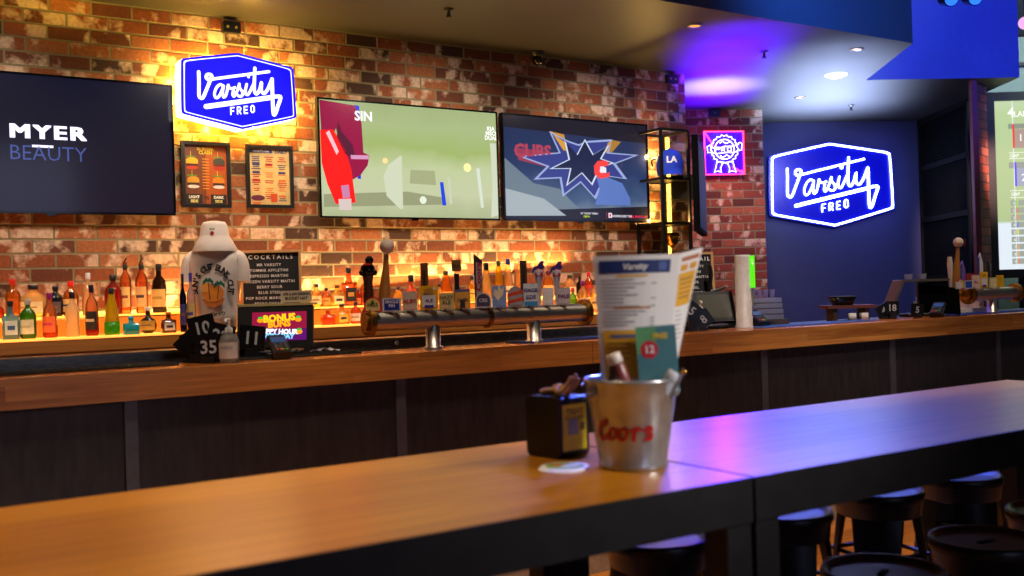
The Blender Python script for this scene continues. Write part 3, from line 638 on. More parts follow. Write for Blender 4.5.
# 1 light box on the brick wall
a = onY(180, 92, 6.33); b = onY(296.5, 94, 6.33); wS = b.x-a.x; cS = (a+b)/2; cS.z = onY(238, 91, 6.33).z
t = thing('neon_sign', 'glowing blue and white light box sign mounted on the brick wall', 'neon sign', (cS.x, 6.33, cS.z))
sc = wS/620.0*.985; M_FACEB = E('sign_blue', (10, 0, 255), 1.1, .9); M_FACEB.node_tree.nodes['Principled BSDF'].inputs['Specular IOR Level'].default_value = .05
hexp = smooth_path([((p[0]-383)*sc, -(p[1]-289)*sc) for p in HEX], 4, True)
M_SIDE = E('warm_white_side', (255, 246, 232), 2.2)
mb = MB(); mb.poly(hexp[::-1], 0, M_SIDE, .13); mb.build('light_box', t)
mb = MB(); mb.poly([(x*1.0, z*1.0) for x, z in hexp][::-1], -.004, E('sign_blue', (10, 0, 255), 1.15)); mb.poly([(x*.955, z*.94) for x, z in hexp][::-1], -.0055, L_((255, 255, 255), 1.3)); mb.poly([(x*.937, z*.912) for x, z in hexp][::-1], -.007, E('sign_blue', (10, 0, 255), 1.15)); varsity(mb, wS*.93, 'flat', L_((255, 255, 255), 1.6), -.0085, 0, k=1.25); mb.build('sign_face', t)
mb = MB(); mb.poly([(x*.9, z*.9) for x, z in hexp][::-1], .14, E('sign_back_led', (255, 170, 20), 20), .02); mb.build('back_led_panel', t)
for x_, z_ in ((-1, .5), (-1, -.5), (-.4, 1), (.4, 1), (1, .5), (1, -.5), (.4, -1), (-.4, -1)):
    light('POINT', 'sign_glow', (cS.x+x_*wS*.46, 6.50, cS.z+z_*wS*.26), (0, 0, 0), 8.0, (1, .60, .05), .03)
mb = MB()
for s in (-1, 1): mb.box((s*wS*.3, .19, 0), (.03, .1, .03), M_BLKM)
mb.build('standoff', t)
# 2 neon on the navy wall
nd = (Vector((br.x, br.y, 0))-Vector((bl.x, bl.y, 0))).normalized(); rze = math.atan2(nd.y, nd.x); nrm = Vector((nd.y, -nd.x, 0))
def on_end(px, py, off=0):
    d = _ray(px, py); p0 = Vector((bl.x, bl.y, 0))+nrm*off; tt = (p0-EYE).dot(nrm)/d.dot(nrm); return EYE+d*tt
a = on_end(771.5, 184, .07); b = on_end(893.5, 184, .07); cN = on_end(832.5, 184.5, .07); wN = (Vector((b.x, b.y))-Vector((a.x, a.y))).length
t = thing('neon_sign', 'six-sided white neon outline sign with script lettering on the navy wall', 'neon sign', cN, rze)
sc = wN/620.0
hx = smooth_path([((p[0]-383)*sc*1.03, -(p[1]-289)*sc*1.04) for p in HEX], 4, True)
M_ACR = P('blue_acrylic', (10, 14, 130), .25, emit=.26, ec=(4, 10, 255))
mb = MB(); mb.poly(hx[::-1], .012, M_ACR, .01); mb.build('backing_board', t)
mb = MB(); varsity(mb, wN*.985, 'tube', M_NEONW, -.005, -.005, k=.95); mb.build('neon_tube', t)
mb = MB(); mb.box((0, .045, .1), (.3, .05, .2), M_BLKM); mb.build('transformer_box', t)
# 3 red framed ribbon neon on the brick column
cn = (clR-clL).normalized(); nc = Vector((cn.y, -cn.x, 0))
def on_col(px, py, off=0):
    d = _ray(px, py); p0 = Vector((clL.x, clL.y, 0))+nc*off; tt = (p0-EYE).dot(nc)/d.dot(nc); return EYE+d*tt
a = on_col(704, 153, .06); b = on_col(744, 153, .06); c = on_col(724, 153, .06); hN = on_col(724, 131, .06).z-on_col(724, 175, .06).z; wN = (b-a).length
t = thing('neon_sign', 'small red framed neon sign with white ribbon badge on the brick column', 'neon sign', c, ang)
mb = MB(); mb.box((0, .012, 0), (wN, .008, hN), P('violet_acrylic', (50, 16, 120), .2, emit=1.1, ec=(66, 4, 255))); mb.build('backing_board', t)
mb = MB(); w2, h2 = wN/2-.005, hN/2-.005
mb.tube([(-w2, -.01, -h2), (w2, -.01, -h2), (w2, -.01, h2), (-w2, -.01, h2)], .008, M_NEONR, 6, True)
mb.tube([(-w2, -.012, h2), (-w2*.55, -.012, h2*.35)], .006, M_NEONR, 6); mb.tube([(w2, -.012, -h2), (w2*.4, -.012, -h2*.65)], .006, M_NEONR, 6); mb.tube([(w2*.3, -.012, -h2*.85), (w2, -.012, -h2*.85)], .006, M_NEONR, 6)
mb.build('red_tube', t)
mb = MB(); W3 = E('white_neon_soft', (205, 200, 255), 5.0)
zc = h2*.16
mb.tube([((.145+.008*math.cos(k*PI))*math.cos(2*PI*k/36), -.02, zc+(.145+.008*math.cos(k*PI))*math.sin(2*PI*k/36)) for k in range(36)], .0045, W3, 6, True)
mb.tube([(.105*math.cos(2*PI*k/24), -.02, zc+.105*math.sin(2*PI*k/24)) for k in range(24)], .0045, W3, 6, True)
rb = [(-.19, .03), (-.16, .045), (-.15, .02), (-.07, .01), (0, .03), (.08, .03), (.15, .05), (.16, .07), (.19, .06), (.185, -.01), (.15, -.015), (.1, -.035), (0, -.035), (-.08, -.045), (-.15, -.03), (-.185, -.035)]
mb.tube([(x, -.026, zc+z) for x, z in rb], .004, W3, 6, True)
for s in (-1, 1): mb.tube([(x*s, -.022, zc+z) for x, z in ((.02, -.13), (.05, -.2), (.04, -.245), (.075, -.225), (.12, -.245), (.1, -.19), (.085, -.125))], .004, W3, 6)
for k, st in enumerate(([(-.1, -.02), (-.1, .02), (-.06, .02), (-.055, 0), (-.1, 0)], [(-.035, -.02), (-.035, .02), (0, .02), (-.003, 0), (-.035, 0), (0, -.02)], [(.03, .018), (.07, .018), (.07, -.02), (.03, -.02), (.03, .018)])):
    mb.tube([(x, -.027, zc+z) for x, z in st], .004, W3, 6)
for s in (-1, 1): mb.tube([(-.05, -.022, zc+s*.065), (-.02, -.022, zc+s*.085), (.02, -.022, zc+s*.06), (.055, -.022, zc+s*.078)], .0045, W3, 6)
mb.build('white_tube', t)

# ------------------------------------------------------------------ framed posters
def poster(label, x0, y0, x1, y1, art):
    X0_, X1_, Z0_, Z1_ = artx(x0, y0, x1, y1, 6.53); w = X1_-X0_; h = Z1_-Z0_
    t = thing('framed_poster', label, 'poster', ((X0_+X1_)/2, 6.53, (Z0_+Z1_)/2))
    mb = MB(); f = .022
    for s in (-1, 1): mb.box((s*(w/2-f/2), .005, 0), (f, .03, h), M_BLK); mb.box((0, .005, s*(h/2-f/2)), (w-2*f, .03, f), M_BLK)
    mb.build('frame', t); mb = MB(); mb.box((0, .015, 0), (w-.01, .006, h-.01), M_BLK); art(mb, w-2*f, h-2*f); mb.build('print', t)
def burger(mb, x, z, s, bun, low, base):
    mb.disc(x, z+.2*s, .5*s, .009, C(bun), 16, .5); mb.rect(x-.5*s, z-.1*s, x+.5*s, z+.16*s, .0088, C(bun)); mb.rect(x-.48*s, z-.24*s, x+.48*s, z-.08*s, .0085, C(low)); mb.rect(x-.5*s, z+.45*s, x+.3*s, z+.58*s, .0083, C((96, 140, 30)))
    mb.stroke([(x-.1*s, z+.5*s), (x-.1*s, z+.95*s)], .05*s, .0083, C((230, 190, 60))); mb.disc(x, z-.42*s, .5*s, .0082, C(base), 14, .3)
def art_burgers(mb, w, h):
    mb.rect(-w/2, -h/2, 0, h/2, .011, C((122, 62, 22))); mb.rect(0, -h/2, w/2, h/2, .011, C((182, 84, 14)))
    mb.text('BURGER', 0, h*.41, .02, .008, C((250, 190, 20)), bold=.05); mb.text('CLASH', 0, h*.35, .02, .008, C((250, 200, 40)), bold=.05)
    burger(mb, -w*.32, h*.2, w*.28, (232, 170, 20), (80, 30, 20), (200, 60, 20)); burger(mb, w*.32, h*.2, w*.28, (70, 66, 50), (110, 30, 20), (190, 50, 30))
    burger(mb, -w*.3, -h*.12, w*.28, (214, 150, 30), (70, 40, 30), (236, 226, 214)); burger(mb, w*.3, -h*.12, w*.28, (220, 130, 20), (70, 36, 20), (236, 226, 214))
    for k in range(11): mb.rect(-w*.08, h*(.26-.05*k), w*.08, h*(.275-.05*k), .009, C((232, 150, 40)))
    for s, a, b in ((-1, 'LIGHT', 'SIDE'), (1, 'DARK', 'SIDE')):
        mb.rect(s*w*.29-w*.19, -h*.49, s*w*.29+w*.19, -h*.33, .0086, C((40, 34, 30)))
        mb.text(a, s*w*.29, -h*.40, .017, .0078, C((250, 240, 220)), bold=.05); mb.text(b, s*w*.29, -h*.47, .017, .0078, C((250, 220, 120)), bold=.05)
    mb.text('VS', 0, -h*.42, .02, .0078, C((60, 30, 20)), bold=.05)
poster('framed poster of stacked burgers on orange, under the blue sign', 180.5, 140.5, 231.5, 208, art_burgers)
def art_menu(mb, w, h):
    mb.rect(-w/2, -h/2, w/2, h/2, .011, C((222, 188, 120)))
    nv, og, rd = C((60, 56, 110)), C((222, 116, 50)), C((190, 40, 30))
    mb.rect(-w*.48, h*.42, w*.08, h*.48, .009, nv); mb.text("WHAT'S ON", -w*.2, h*.43, .014, .008, C((240, 230, 210)), bold=.03); mb.text('DAILY', w*.3, h*.425, .022, .008, nv, bold=.04)
    R = random.Random(3)
    for i in range(3):
        for j in range(6):
            x = (-.33+.32*i)*w; z = h*(.34-.14*j); c = (nv, og, rd)[R.randrange(3)]
            for k in range(R.choice((2, 3, 4))): ww = w*R.uniform(.06, .12); mb.rect(x-ww, z-.012*k*1.1, x+ww, z-.012*k*1.1+.006, .009, c)
            if R.random() < .5: mb.rect(x-w*.09, z-.055, x+w*.09, z-.04, .0088, c)
    mb.disc(-w*.3, -h*.38, w*.17, .0085, C((110, 40, 60)), 16, .4); mb.rect(w*.02, -h*.45, w*.18, -h*.3, .0085, C((220, 80, 30)))
poster('framed cream poster of small orange and navy logos, right of the burgers', 245.5, 144, 294, 208.5, art_menu)

# ------------------------------------------------------------------ shelf tower by the wall end
tz0, tz1 = 1.3, onY(660, 128, 6.35).z
xa = onY(648, 200, 6.5).x; xb = onY(687, 200, 6.25).x; dpt = .28
xa2 = 5.62 - .0
P0 = onY(661, 150, 6.22)
tx0 = P0.x; tx1 = onY(688, 150, 6.22).x
t = thing('shelf_tower', 'tall black open metal shelf tower lit amber beside the television', 'shelf', (0, 0, 0))
mb = MB(); q = .022
ZT = onY(661, 129, 6.22).z; ZS = [ZT, onY(661, 178, 6.22).z, onY(661, 223, 6.22).z, 1.45, 1.0]
for x in (tx0, tx1):
    for y in (6.22, 6.53): mb.box((x, y, ZT/2+.0), (q, q, ZT), M_BLKM)
for z in ZS:
    for y in (6.22, 6.53): mb.box(((tx0+tx1)/2, y, z), (tx1-tx0, q, q), M_BLKM)
    for x in (tx0, tx1): mb.box((x, 6.375, z), (q, .31, q), M_BLKM)
mb.build('frame', t)
for z in ZS[1:]:
    mb = MB(); mb.box(((tx0+tx1)/2, 6.375, z), (tx1-tx0-q, .29, .008), M_BLKM); mb.build('shelf', t)
mb = MB(); mb.box((onY(669, 200, 6.515).x, 6.515, (ZT+1.3)/2), (.035, .012, ZT-1.32), M_AMBERLED); mb.build('led_strip', t)
light('POINT', 'tower_glow', (onY(655, 200, 6.45).x, 6.45, 2.6), (0, 0, 0), 12, (1, .6, .15), .03)
light('POINT', 'tower_glow', (onY(655, 200, 6.45).x, 6.45, 2.05), (0, 0, 0), 12, (1, .6, .15), .03)
# cap on its stand
xm = tx0+.17; zb = ZS[1]+.004
t = thing('baseball_cap', 'blue baseball cap hung on a black stand in the shelf tower', 'cap', (xm, 6.31, zb), FACE); t.scale = (1.3, 1.15, 1.25)
cb = C((24, 60, 190), .8)
mb = MB(); mb.lathe([(.085, .06), (.088, .10), (.08, .15), (.055, .185), (.02, .2), (.001, .203)], cb, seg=20, cap=False); mb.ball((0, 0, .203), .008, cb, 8, 6); mb.build('crown', t)
mb = MB(); pts = []
for k in range(13): a = PI+PI*k/12; pts.append((.085*math.cos(a), .085*math.sin(a), .065)); 
for k in range(13): a = 2*PI-PI*k/12; pts.append((.08*math.cos(a), .155*math.sin(a)-.0, .02))
mb.add(pts, [(k, k+1, 24-k, 25-k) for k in range(12)], cb, True); mb.build('brim', t)
mb = MB(); mb.text('LA', 0, .105, .04, -.089, C((235, 235, 240)), bold=.04); mb.build('badge', t)
t = thing('cap_stand', 'black three-armed wire stand holding the blue cap', 'stand', (xm, 6.36, zb), FACE)
mb = MB(); mb.lathe([(.06, 0), (.06, .008)], M_BLK, seg=16); mb.tube([(0, 0, 0), (0, 0, .19)], .006, M_BLK); mb.build('post', t)
for s in (-1, 1):
    mb = MB(); mb.tube(smooth_path([(0, .03, .15), (s*.06, .03, .19), (s*.11, .03, .17), (s*.105, .03, .12)]), .008, M_BLK); mb.build('arm', t)
# trophy
zb = ZS[2]-.36+.004; zb = max(zb, 0)
t = thing('trophy', 'small gold trophy cup standing on a shelf of the tower', 'trophy', (xm+.02, 6.33, 1.454+.3))
GOLD = P('gold', (212, 160, 50), .2, 1)
mb = MB(); mb.lathe([(.03, 0), (.03, .01), (.01, .02), (.008, .06), (.02, .075), (.045, .1), (.055, .15), (.058, .19), (.05, .19), (.045, .14), (.01, .1)], GOLD, seg=18); mb.build('cup', t)
for s in (-1, 1):
    mb = MB(); mb.tube(smooth_path([(s*.05, 0, .18), (s*.085, 0, .17), (s*.08, 0, .13), (s*.045, 0, .11)]), .005, GOLD); mb.build('handle', t)
mb = MB(); mb.vbox((0, 0, -.15), (.08, .08, .3), M_BLK, .008); mb.build('plinth', t)

# ------------------------------------------------------------------ bottles
def bprof(kind, r, h):
    if kind == 'tall': return [(r*.9, 0), (r, .01), (r, h*.58), (r*.85, h*.66), (r*.38, h*.75), (r*.34, h*.92)]
    if kind == 'round': return [(r*.85, 0), (r, .015), (r, h*.5), (r*.95, h*.6), (r*.7, h*.7), (r*.3, h*.78), (r*.28, h*.9)]
    if kind == 'slope': return [(r*.95, 0), (r, .01), (r*.92, h*.35), (r*.7, h*.6), (r*.45, h*.78), (r*.34, h*.92)]
    if kind == 'squat': return [(r*.5, 0), (r*.95, h*.12), (r, h*.3), (r*.85, h*.5), (r*.3, h*.62), (r*.25, h*.9)]
    if kind == 'bell': return [(r*.85, 0), (r, .012), (r*.85, h*.3), (r*.95, h*.5), (r*.8, h*.66), (r*.35, h*.76), (r*.32, h*.92)]
    return [(r*.9, 0), (r, .01), (r, h*.62), (r*.5, h*.72), (r*.4, h*.8), (r*.4, h*.9)]
def bottle(label, px, ytop, wpx, tier, gc, capc, labc=None, kind='tall', grp='bottles on the lit back bar', band=None, op=.3, low=None, pour=False, square=False):
    Y, Z = (6.16, LZ0) if tier == 0 else (6.42, LZ1)
    if tier == -1: Y, Z = 6.06, LZ0
    p = onY(px, 320, Y); k = pxm((p.x, Y, 1.4)); h = max(.05, onY(px, ytop, Y).z-Z); r = wpx/k/2
    t = thing('bottle', label, 'bottle', (p.x, Y, Z+.001), FACE*(0 if square else 1), grp)
    g = glass('bottle_glass_%02x%02x%02x_%d' % (gc[0], gc[1], gc[2], int(op*100)), gc, op)
    mb = MB(); pr = bprof('box' if square else kind, r, h)
    if square: mb.vbox((0, 0, h*.31), (2*r, 1.3*r, h*.62), g, r*.15); mb.lathe([(r*.6, h*.62), (r*.35, h*.7), (r*.33, h*.9)], g, seg=14, cap=False)
    else: mb.lathe(pr, g, seg=18)
    mb.build('glass_body', t)
    if low:
        gl_ = glass('liquid_%02x%02x%02x' % low, low, .6); mb = MB()
        if square: mb.vbox((0, 0, h*.16), (2*r*1.01, 1.31*r, h*.3), gl_, r*.15)
        else: mb.lathe([(pr[0][0]*1.01, .001), (pr[1][0]*1.012, .012), (pr[1][0]*1.012, h*.28), (.001, h*.28)], gl_, seg=18)
        mb.build('liquid', t)
    mb = MB(); rc = r*.36 if not kind == 'wide' else r*.6
    if pour:
        mb.lathe([(r*.3, h*.78), (r*.42, h*.8), (r*.42, h*.88), (r*.2, h*.9)], C(capc), seg=12); mb.tube([(0, 0, h*.88), (-r*.1, 0, h*.93), (r*.35, 0, h)], r*.13, C(capc), 6)
    else: mb.lathe([(rc, h*.85), (rc*1.08, h*.87), (rc*1.08, h*.99), (rc*.9, h)], C(capc, .35), seg=14)
    mb.build('cap', t)
    if labc:
        mb = MB(); z0, z1 = h*.12, h*.48
        if kind == 'slope': z0, z1 = h*.08, h*.34
        if square: mb.box((0, -.65*r-.001, (z0+z1)/2), (1.5*r, .002, z1-z0), C(labc, .6)); mb.box((0, -.65*r-.0025, (z0+z1)/2), (.9*r, .002, (z1-z0)*.3), C(band or (60, 50, 60), .6))
        else:
            a0, a1 = -PI/2-1.15, -PI/2+1.15; rr = r*1.02
            mb.lathe([(rr, z0), (rr, z1)], C(labc, .6), a0=a0, a1=a1, seg=10); zz = (z0+z1)/2; rr = r*1.035
            mb.lathe([(rr, zz-h*.022), (rr, zz+h*.03)], C(band or (130, 96, 70), .6), a0=a0+.45, a1=a1-.45, seg=8)
        mb.build('label', t)
    return t
AM, GO, CL = (240, 150, 40), (250, 205, 90), (250, 225, 160)
B = bottle
B('pale blue gin bottle with black cap, lower step at the far left', 10.4, 301, 15, 0, (120, 190, 225), (30, 28, 26), (200, 220, 225), 'round', band=(40, 90, 150), square=True, op=.5)
B('bright green round-shouldered bottle with a red seal', 28, 299, 15.5, 0, (70, 165, 30), (170, 165, 160), (222, 222, 190), 'round', band=(190, 190, 150), op=.6)
B('coral pink liquor bottle with magenta cap beside the green bottle', 50, 293, 14, 0, (250, 180, 120), (140, 20, 100), (255, 120, 60), 'bell', low=(240, 90, 40), band=(230, 60, 110))
B('milky glowing bottle with black cap and small yellow mark', 72.5, 292, 14.5, 0, (255, 238, 190), (24, 22, 30), None, 'bell', op=.75)
B('clear bottle of red liquor with a slanting black label', 92, 285, 12.5, 0, (250, 190, 140), (26, 22, 50), (40, 30, 26), 'round', low=(200, 20, 20), band=(220, 200, 160))
B('yellow sloping bottle with lime green base and black medallion', 112, 288, 15, 0, (225, 205, 30), (30, 30, 20), None, 'slope', low=(90, 230, 20), op=.7)
t = B('small square cyan bottle lying low beside the round decanter', 131, 316.5, 14.5, -1, (40, 190, 230), (40, 190, 230), None, 'box', op=.8, square=True)
B('squat round dark decanter with gold band and clear stopper', 148, 307, 17, 0, (70, 44, 20), (230, 220, 200), (190, 150, 60), 'squat', op=.8)
B('small brown square bottle with white label beside the decanter', 168.5, 312, 13.5, -1, (130, 60, 20), (220, 120, 30), (236, 222, 200), 'box', square=True, op=.7)
B('slim navy bottle standing just left of the white shirt', 183.5, 274, 6.5, -1, (20, 24, 70), (20, 20, 40), (70, 60, 130), 'tall', op=.85)
B('slim silver bottle with purple cap touching the white shirt', 191.5, 273, 8.5, -1, (200, 190, 200), (70, 50, 150), (214, 180, 110), 'tall', op=.7, band=(90, 70, 150))
B('amber bottle with dark red cap cut by the left edge', -2, 303, 12, 1, (210, 60, 30), (150, 20, 20), None, 'round', op=.6)
B('amber bottle with tall bright red cap on the upper step', 13.5, 279, 14, 1, AM, (210, 30, 20), None, 'tall')
B('wide pale gold whisky bottle with navy cap, upper step', 34, 285, 25, 1, CL, (40, 34, 44), (245, 225, 170), 'round', op=.5, band=(200, 160, 90))
B('near-black bottle half hidden behind the coral pink bottle', 56, 286, 14, 1, (40, 36, 60), (20, 20, 30), (90, 80, 90), 'round', op=.85)
B('amber bottle with red cap behind the milky bottle', 71.5, 281, 16, 1, AM, (220, 40, 30), (240, 200, 130), 'bell', band=(60, 60, 120))
B('tall frosted bottle with white cap behind the red liquor', 89, 273, 12, 1, (255, 220, 170), (220, 215, 225), None, 'tall', op=.5)
B('dark red round bottle with black cap behind the yellow bottle', 114, 275, 17, 1, (170, 34, 16), (28, 26, 18), None, 'round', op=.75)
B('amber bottle with a black pourer, left of the matching pair', 126.5, 258, 11, 1, (240, 140, 60), (30, 26, 24), (250, 200, 120), 'tall', pour=True, band=(150, 60, 50))
B('amber bottle with a black pourer, right of the matching pair', 142.5, 258, 12, 1, (235, 130, 50), (30, 26, 24), (240, 190, 120), 'tall', pour=True, band=(80, 60, 60))
B('dark-topped cognac bottle with pale gold lower label', 160, 264, 15, 1, (60, 30, 12), (24, 18, 18), (226, 190, 110), 'bell', op=.8, band=(190, 150, 70))
# middle stretch between the terminal and the tap tower
B('clear gold bottle with dark cap just right of the terminal', 317, 284, 12, 1, GO, (50, 40, 26), (250, 220, 160), 'tall')
B('slim amber bottle with black cap, second right of the terminal', 327, 288, 9.5, 1, AM, (40, 32, 30), (240, 170, 80), 'round')
B('square pale yellow bottle with brown stopper on the upper step', 338, 285, 14, 1, (250, 220, 110), (90, 50, 20), (250, 235, 170), 'box', square=True)
B('orange whisky bottle with slanted black label on the upper step', 350, 268, 14, 1, (240, 120, 20), (30, 26, 30), (40, 36, 34), 'box', square=True, band=(200, 150, 60))
B('small dark-capped red bottle left of the tap tower', 358, 290, 9, 1, (190, 60, 20), (50, 24, 50), (220, 120, 60), 'round', op=.6)
B('low orange jar bottle on the lower step by the terminal', 328, 309, 13, 0, (240, 110, 30), (200, 120, 50), None, 'box', square=True, op=.6)
B('square golden bottle in the middle of the lower step', 342, 304, 13, 0, (250, 190, 40), (60, 50, 40), (250, 200, 80), 'box', square=True, op=.5)
B('amber bottle with pale label nearest the tap tower, lower step', 356, 302, 11, 0, (230, 110, 30), (50, 30, 30), (226, 206, 190), 'round', op=.5)
MID = [('amber bottle with green cap behind the round red badge', 367, 276, 13, 1, (230, 120, 20), (60, 80, 20), (210, 60, 30), 'round'),
 ('gold bottle with purple cap behind the bat handle', 399, 287, 10, 1, GO, (50, 30, 60), None, 'round'),
 ('broad orange bottle with black cap behind the cream and blue badge', 412, 275, 15, 0, (245, 120, 30), (24, 24, 34), (240, 210, 170), 'round'),
 ('clear bottle with small dark cap behind the yellow badge', 440, 284, 9, 1, GO, (40, 30, 26), None, 'tall'),
 ('amber bottle with black stopper between the two wooden handles', 447, 271, 14, 1, AM, (26, 26, 26), (250, 190, 90), 'slope'),
 ('yellow bottle with black cap left of the tall silver handle', 473, 276, 9.5, 1, (250, 190, 40), (34, 26, 26), (250, 210, 90), 'round'),
 ('pale gold bottle with a black neck right of the tall silver handle', 487.5, 263, 14, 0, (255, 225, 150), (16, 16, 24), (255, 235, 180), 'slope'),
 ('yellow bottle with dark green cap behind the light blue badge', 500, 261, 11, 1, (240, 190, 20), (30, 50, 26), (240, 200, 40), 'slope'),
 ('clear bottle with a bright blue cap in the row behind the taps', 509.5, 259, 11, 1, (255, 215, 150), (20, 34, 120), (255, 230, 180), 'slope'),
 ('tall clear bottle with silver cap left of the dark wood handle', 520, 258, 9, 1, (255, 205, 130), (230, 200, 150), None, 'tall'),
 ('amber bottle with red stopper between the two purple-topped handles', 549.5, 271, 11, 1, (245, 160, 50), (110, 20, 50), (250, 200, 130), 'round'),
 ('pale bottle with dark cap right of the purple-topped handles', 571, 275, 13, 1, (255, 225, 160), (60, 50, 40), (255, 230, 180), 'round'),
 ('lime green bottle with red stopper at the right end of the taps', 573.5, 288, 8.5, 0, (130, 220, 20), (190, 20, 40), None, 'round'),
 ('black bottle with dark cap near the right end of the steps', 581, 276, 8, 1, (50, 36, 40), (20, 18, 26), None, 'round'),
 ('round bottle with purple cap and pink label by the tower end', 583.5, 281, 11, 0, (255, 220, 140), (130, 20, 110), (240, 190, 150), 'round'),
 ('slim orange bottle with red cap near the menu sheet', 590, 272, 9, 1, (240, 110, 20), (220, 24, 30), (210, 60, 40), 'tall'),
 ('milky yellow bottle with black cap next to the menu sheet', 596, 280, 11.5, 0, (255, 230, 160), (26, 26, 40), (250, 220, 140), 'bell')]
for (lb, px, yt, w_, ti, gc, cc, lc, kd) in MID: B(lb, px, yt, w_, ti, gc, cc, lc, kd, op=.5 if max(gc) < 100 else .35)

# ------------------------------------------------------------------ white shirt form with bucket hat
pm = onY(217, 320, 6.10)
t = thing('shirt_display', 'white printed t-shirt on a headless display form on the back bar', 'display', (pm.x, 6.10, LZ0), FACE+.1); t.scale = (.86, .95, .97)
CLOTH = P('white_cotton', (218, 200, 190), .85, noise=.05, ns=12, bump=.15)
secs = [(0.0, .150, .095), (.10, .150, .095), (.22, .158, .10), (.34, .175, .105), (.42, .188, .105), (.47, .183, .095), (.505, .14, .08), (.53, .085, .065), (.55, .06, .055)]
mb = MB(); vs = []; n = 28
for z, a, b in secs:
    for k in range(n):
        an = 2*PI*k/n; e = 2/2.5
        vs.append((a*abs(math.cos(an))**e*math.copysign(1, math.cos(an))*(1+.02*math.sin(9*an+z*20)), b*abs(math.sin(an))**e*math.copysign(1, math.sin(an)), z))
mb.add(vs, [(i*n+k, i*n+(k+1) % n, (i+1)*n+(k+1) % n, (i+1)*n+k) for i in range(len(secs)-1) for k in range(n)]+[tuple(range(n-1, -1, -1)), tuple(range((len(secs)-1)*n, len(secs)*n))], CLOTH, True); mb.build('shirt_body', t)
for s in (-1, 1):
    mb = MB(); mb.tube(smooth_path([(s*.12, 0, .455), (s*.17, -.005, .43), (s*.188, -.01, .36), (s*.19, -.015, .30)]), .058, CLOTH, 12, r2=.05); mb.build('sleeve', t)
mb = MB(); yf = -.112
mb.fn = lambda v: (v.x, v.y+.9*v.x*v.x, v.z)
blk = C((36, 24, 26), .8)
for k, ch in enumerate("SUN'S OUT BUNS OUT"):
    a = math.radians(190-200*k/17); R_ = .105
    mb.text(ch, R_*math.cos(a), .262+R_*1.1*math.sin(a), .037, yf, blk, bold=.05, rot=a-PI/2)
mb.disc(0, .235, .075, yf-.001, C((226, 128, 30), .8), 20, .75); mb.disc(-.05, .27, .03, yf-.0015, C((246, 160, 60), .8), 14)
mb.poly([(-.075, .2), (.08, .2), (.06, .165), (.01, .145), (-.05, .16)][::-1], yf-.0015, C((196, 100, 24), .8))
for x0, z0, x1, z1 in ((-.02, .2, -.03, .31), (.03, .2, .045, .29)):
    mb.stroke([(x0, z0), (x1, z1)], .006, yf-.002, C((90, 50, 24), .8))
    for a in (20, 60, 120, 160, 200, -20):
        r_ = math.radians(a); mb.stroke([(x1, z1), (x1+.022*math.cos(r_), z1+.018*math.sin(r_)), (x1+.036*math.cos(r_), z1+.018*math.sin(r_)-.014)], .009, yf-.0022, C((20, 96, 70), .8))
mb.text('Varsity', .03, .095, .026, yf+.0, blk, bold=.02, shear=.25, rot=.1)
mb.fn = None; mb.build('print', t)
t = thing('bucket_hat', 'white bucket hat with a small red badge on the shirt display', 'hat', (pm.x, 6.10, LZ0+.475), FACE-.05); t.scale = (.92, .92, 1.10)
mb = MB(); mb.lathe([(.148, 0), (.15, .006), (.115, .06), (.098, .085), (.095, .09), (.085, .145), (.07, .165), (.03, .172), (.001, .173)], CLOTH, seg=28, cap=False); mb.lathe([(.144, .002), (.11, .055), (.09, .085)], CLOTH, seg=28, cap=False); mb.build('hat_body', t)
mb = MB(); mb.disc(.02, .10, .012, -.1, C((190, 40, 30)), 12); mb.text('BUNS', .02, .118, .010, -.098, C((60, 110, 60)), bold=.04); mb.build('badge', t)

# ------------------------------------------------------------------ letter boards
def letterboard(label, loc, rz, w, h, lines, title, lean=.08, m=None):
    t = thing('letter_board', label, 'sign board', loc, rot=(-lean, 0, rz)); f = .016; OAK = C((190, 140, 84), .6)
    mb = MB()
    for s in (-1, 1): mb.box((s*(w/2-f/2), 0, h/2), (f, .025, h), OAK); mb.box((0, 0, h/2+s*(h/2-f/2)), (w-2*f, .025, f), OAK)
    mb.build('frame', t)
    mb = MB(); mb.box((0, .006, h/2), (w-f, .008, h-f), P('black_felt', (26, 24, 26), .9)); wl = C((214, 206, 200), .6)
    mb.text(title, 0, h-.055, .026, .0015, wl, bold=.02, sp=1.5)
    for k, s in enumerate(lines): mb.text(s, -w*.03, h-.10-k*.035, .017, .0015, wl, bold=.02, sp=1.15)
    mb.build('felt_panel', t); mb = MB(); mb.box((0, .05, h*.3), (.02, .01, h*.6), OAK, Rx(-.2)); mb.build('prop_leg', t); return t
pb = onY(272, 320, 6.10)
letterboard('black cocktail letter board in oak frame behind the left terminal', (pb.x+.01, 6.12, LZ0), FACE*.55, .375, .49,
            ['MR VARSITY', 'TOMMIE APPLETINI', 'ESPRESSO MARTINI', 'FROZEN VARSITY MAITAI', 'BERRY SOUR', 'BLUE STEEL', 'POP ROCK MARGARITA', 'BERRY DREAMS', 'PASSIONFRUIT MULE'], 'COCKTAILS')
pb = onZ(700, 331, BZ); 
t2 = letterboard('black letter board in oak frame left of the brick column', (onY(697, 300, 4.86).x, 4.86, BZ-.005), FACE+.1, .26, .50, ['MR VARSITY', 'MARTINI', 'FROZEN MAITAI', 'SOUR', 'STEEL', 'MARGARITA', 'MULE', 'PASSIONFRUIT'], 'COCKTAILS', .12)

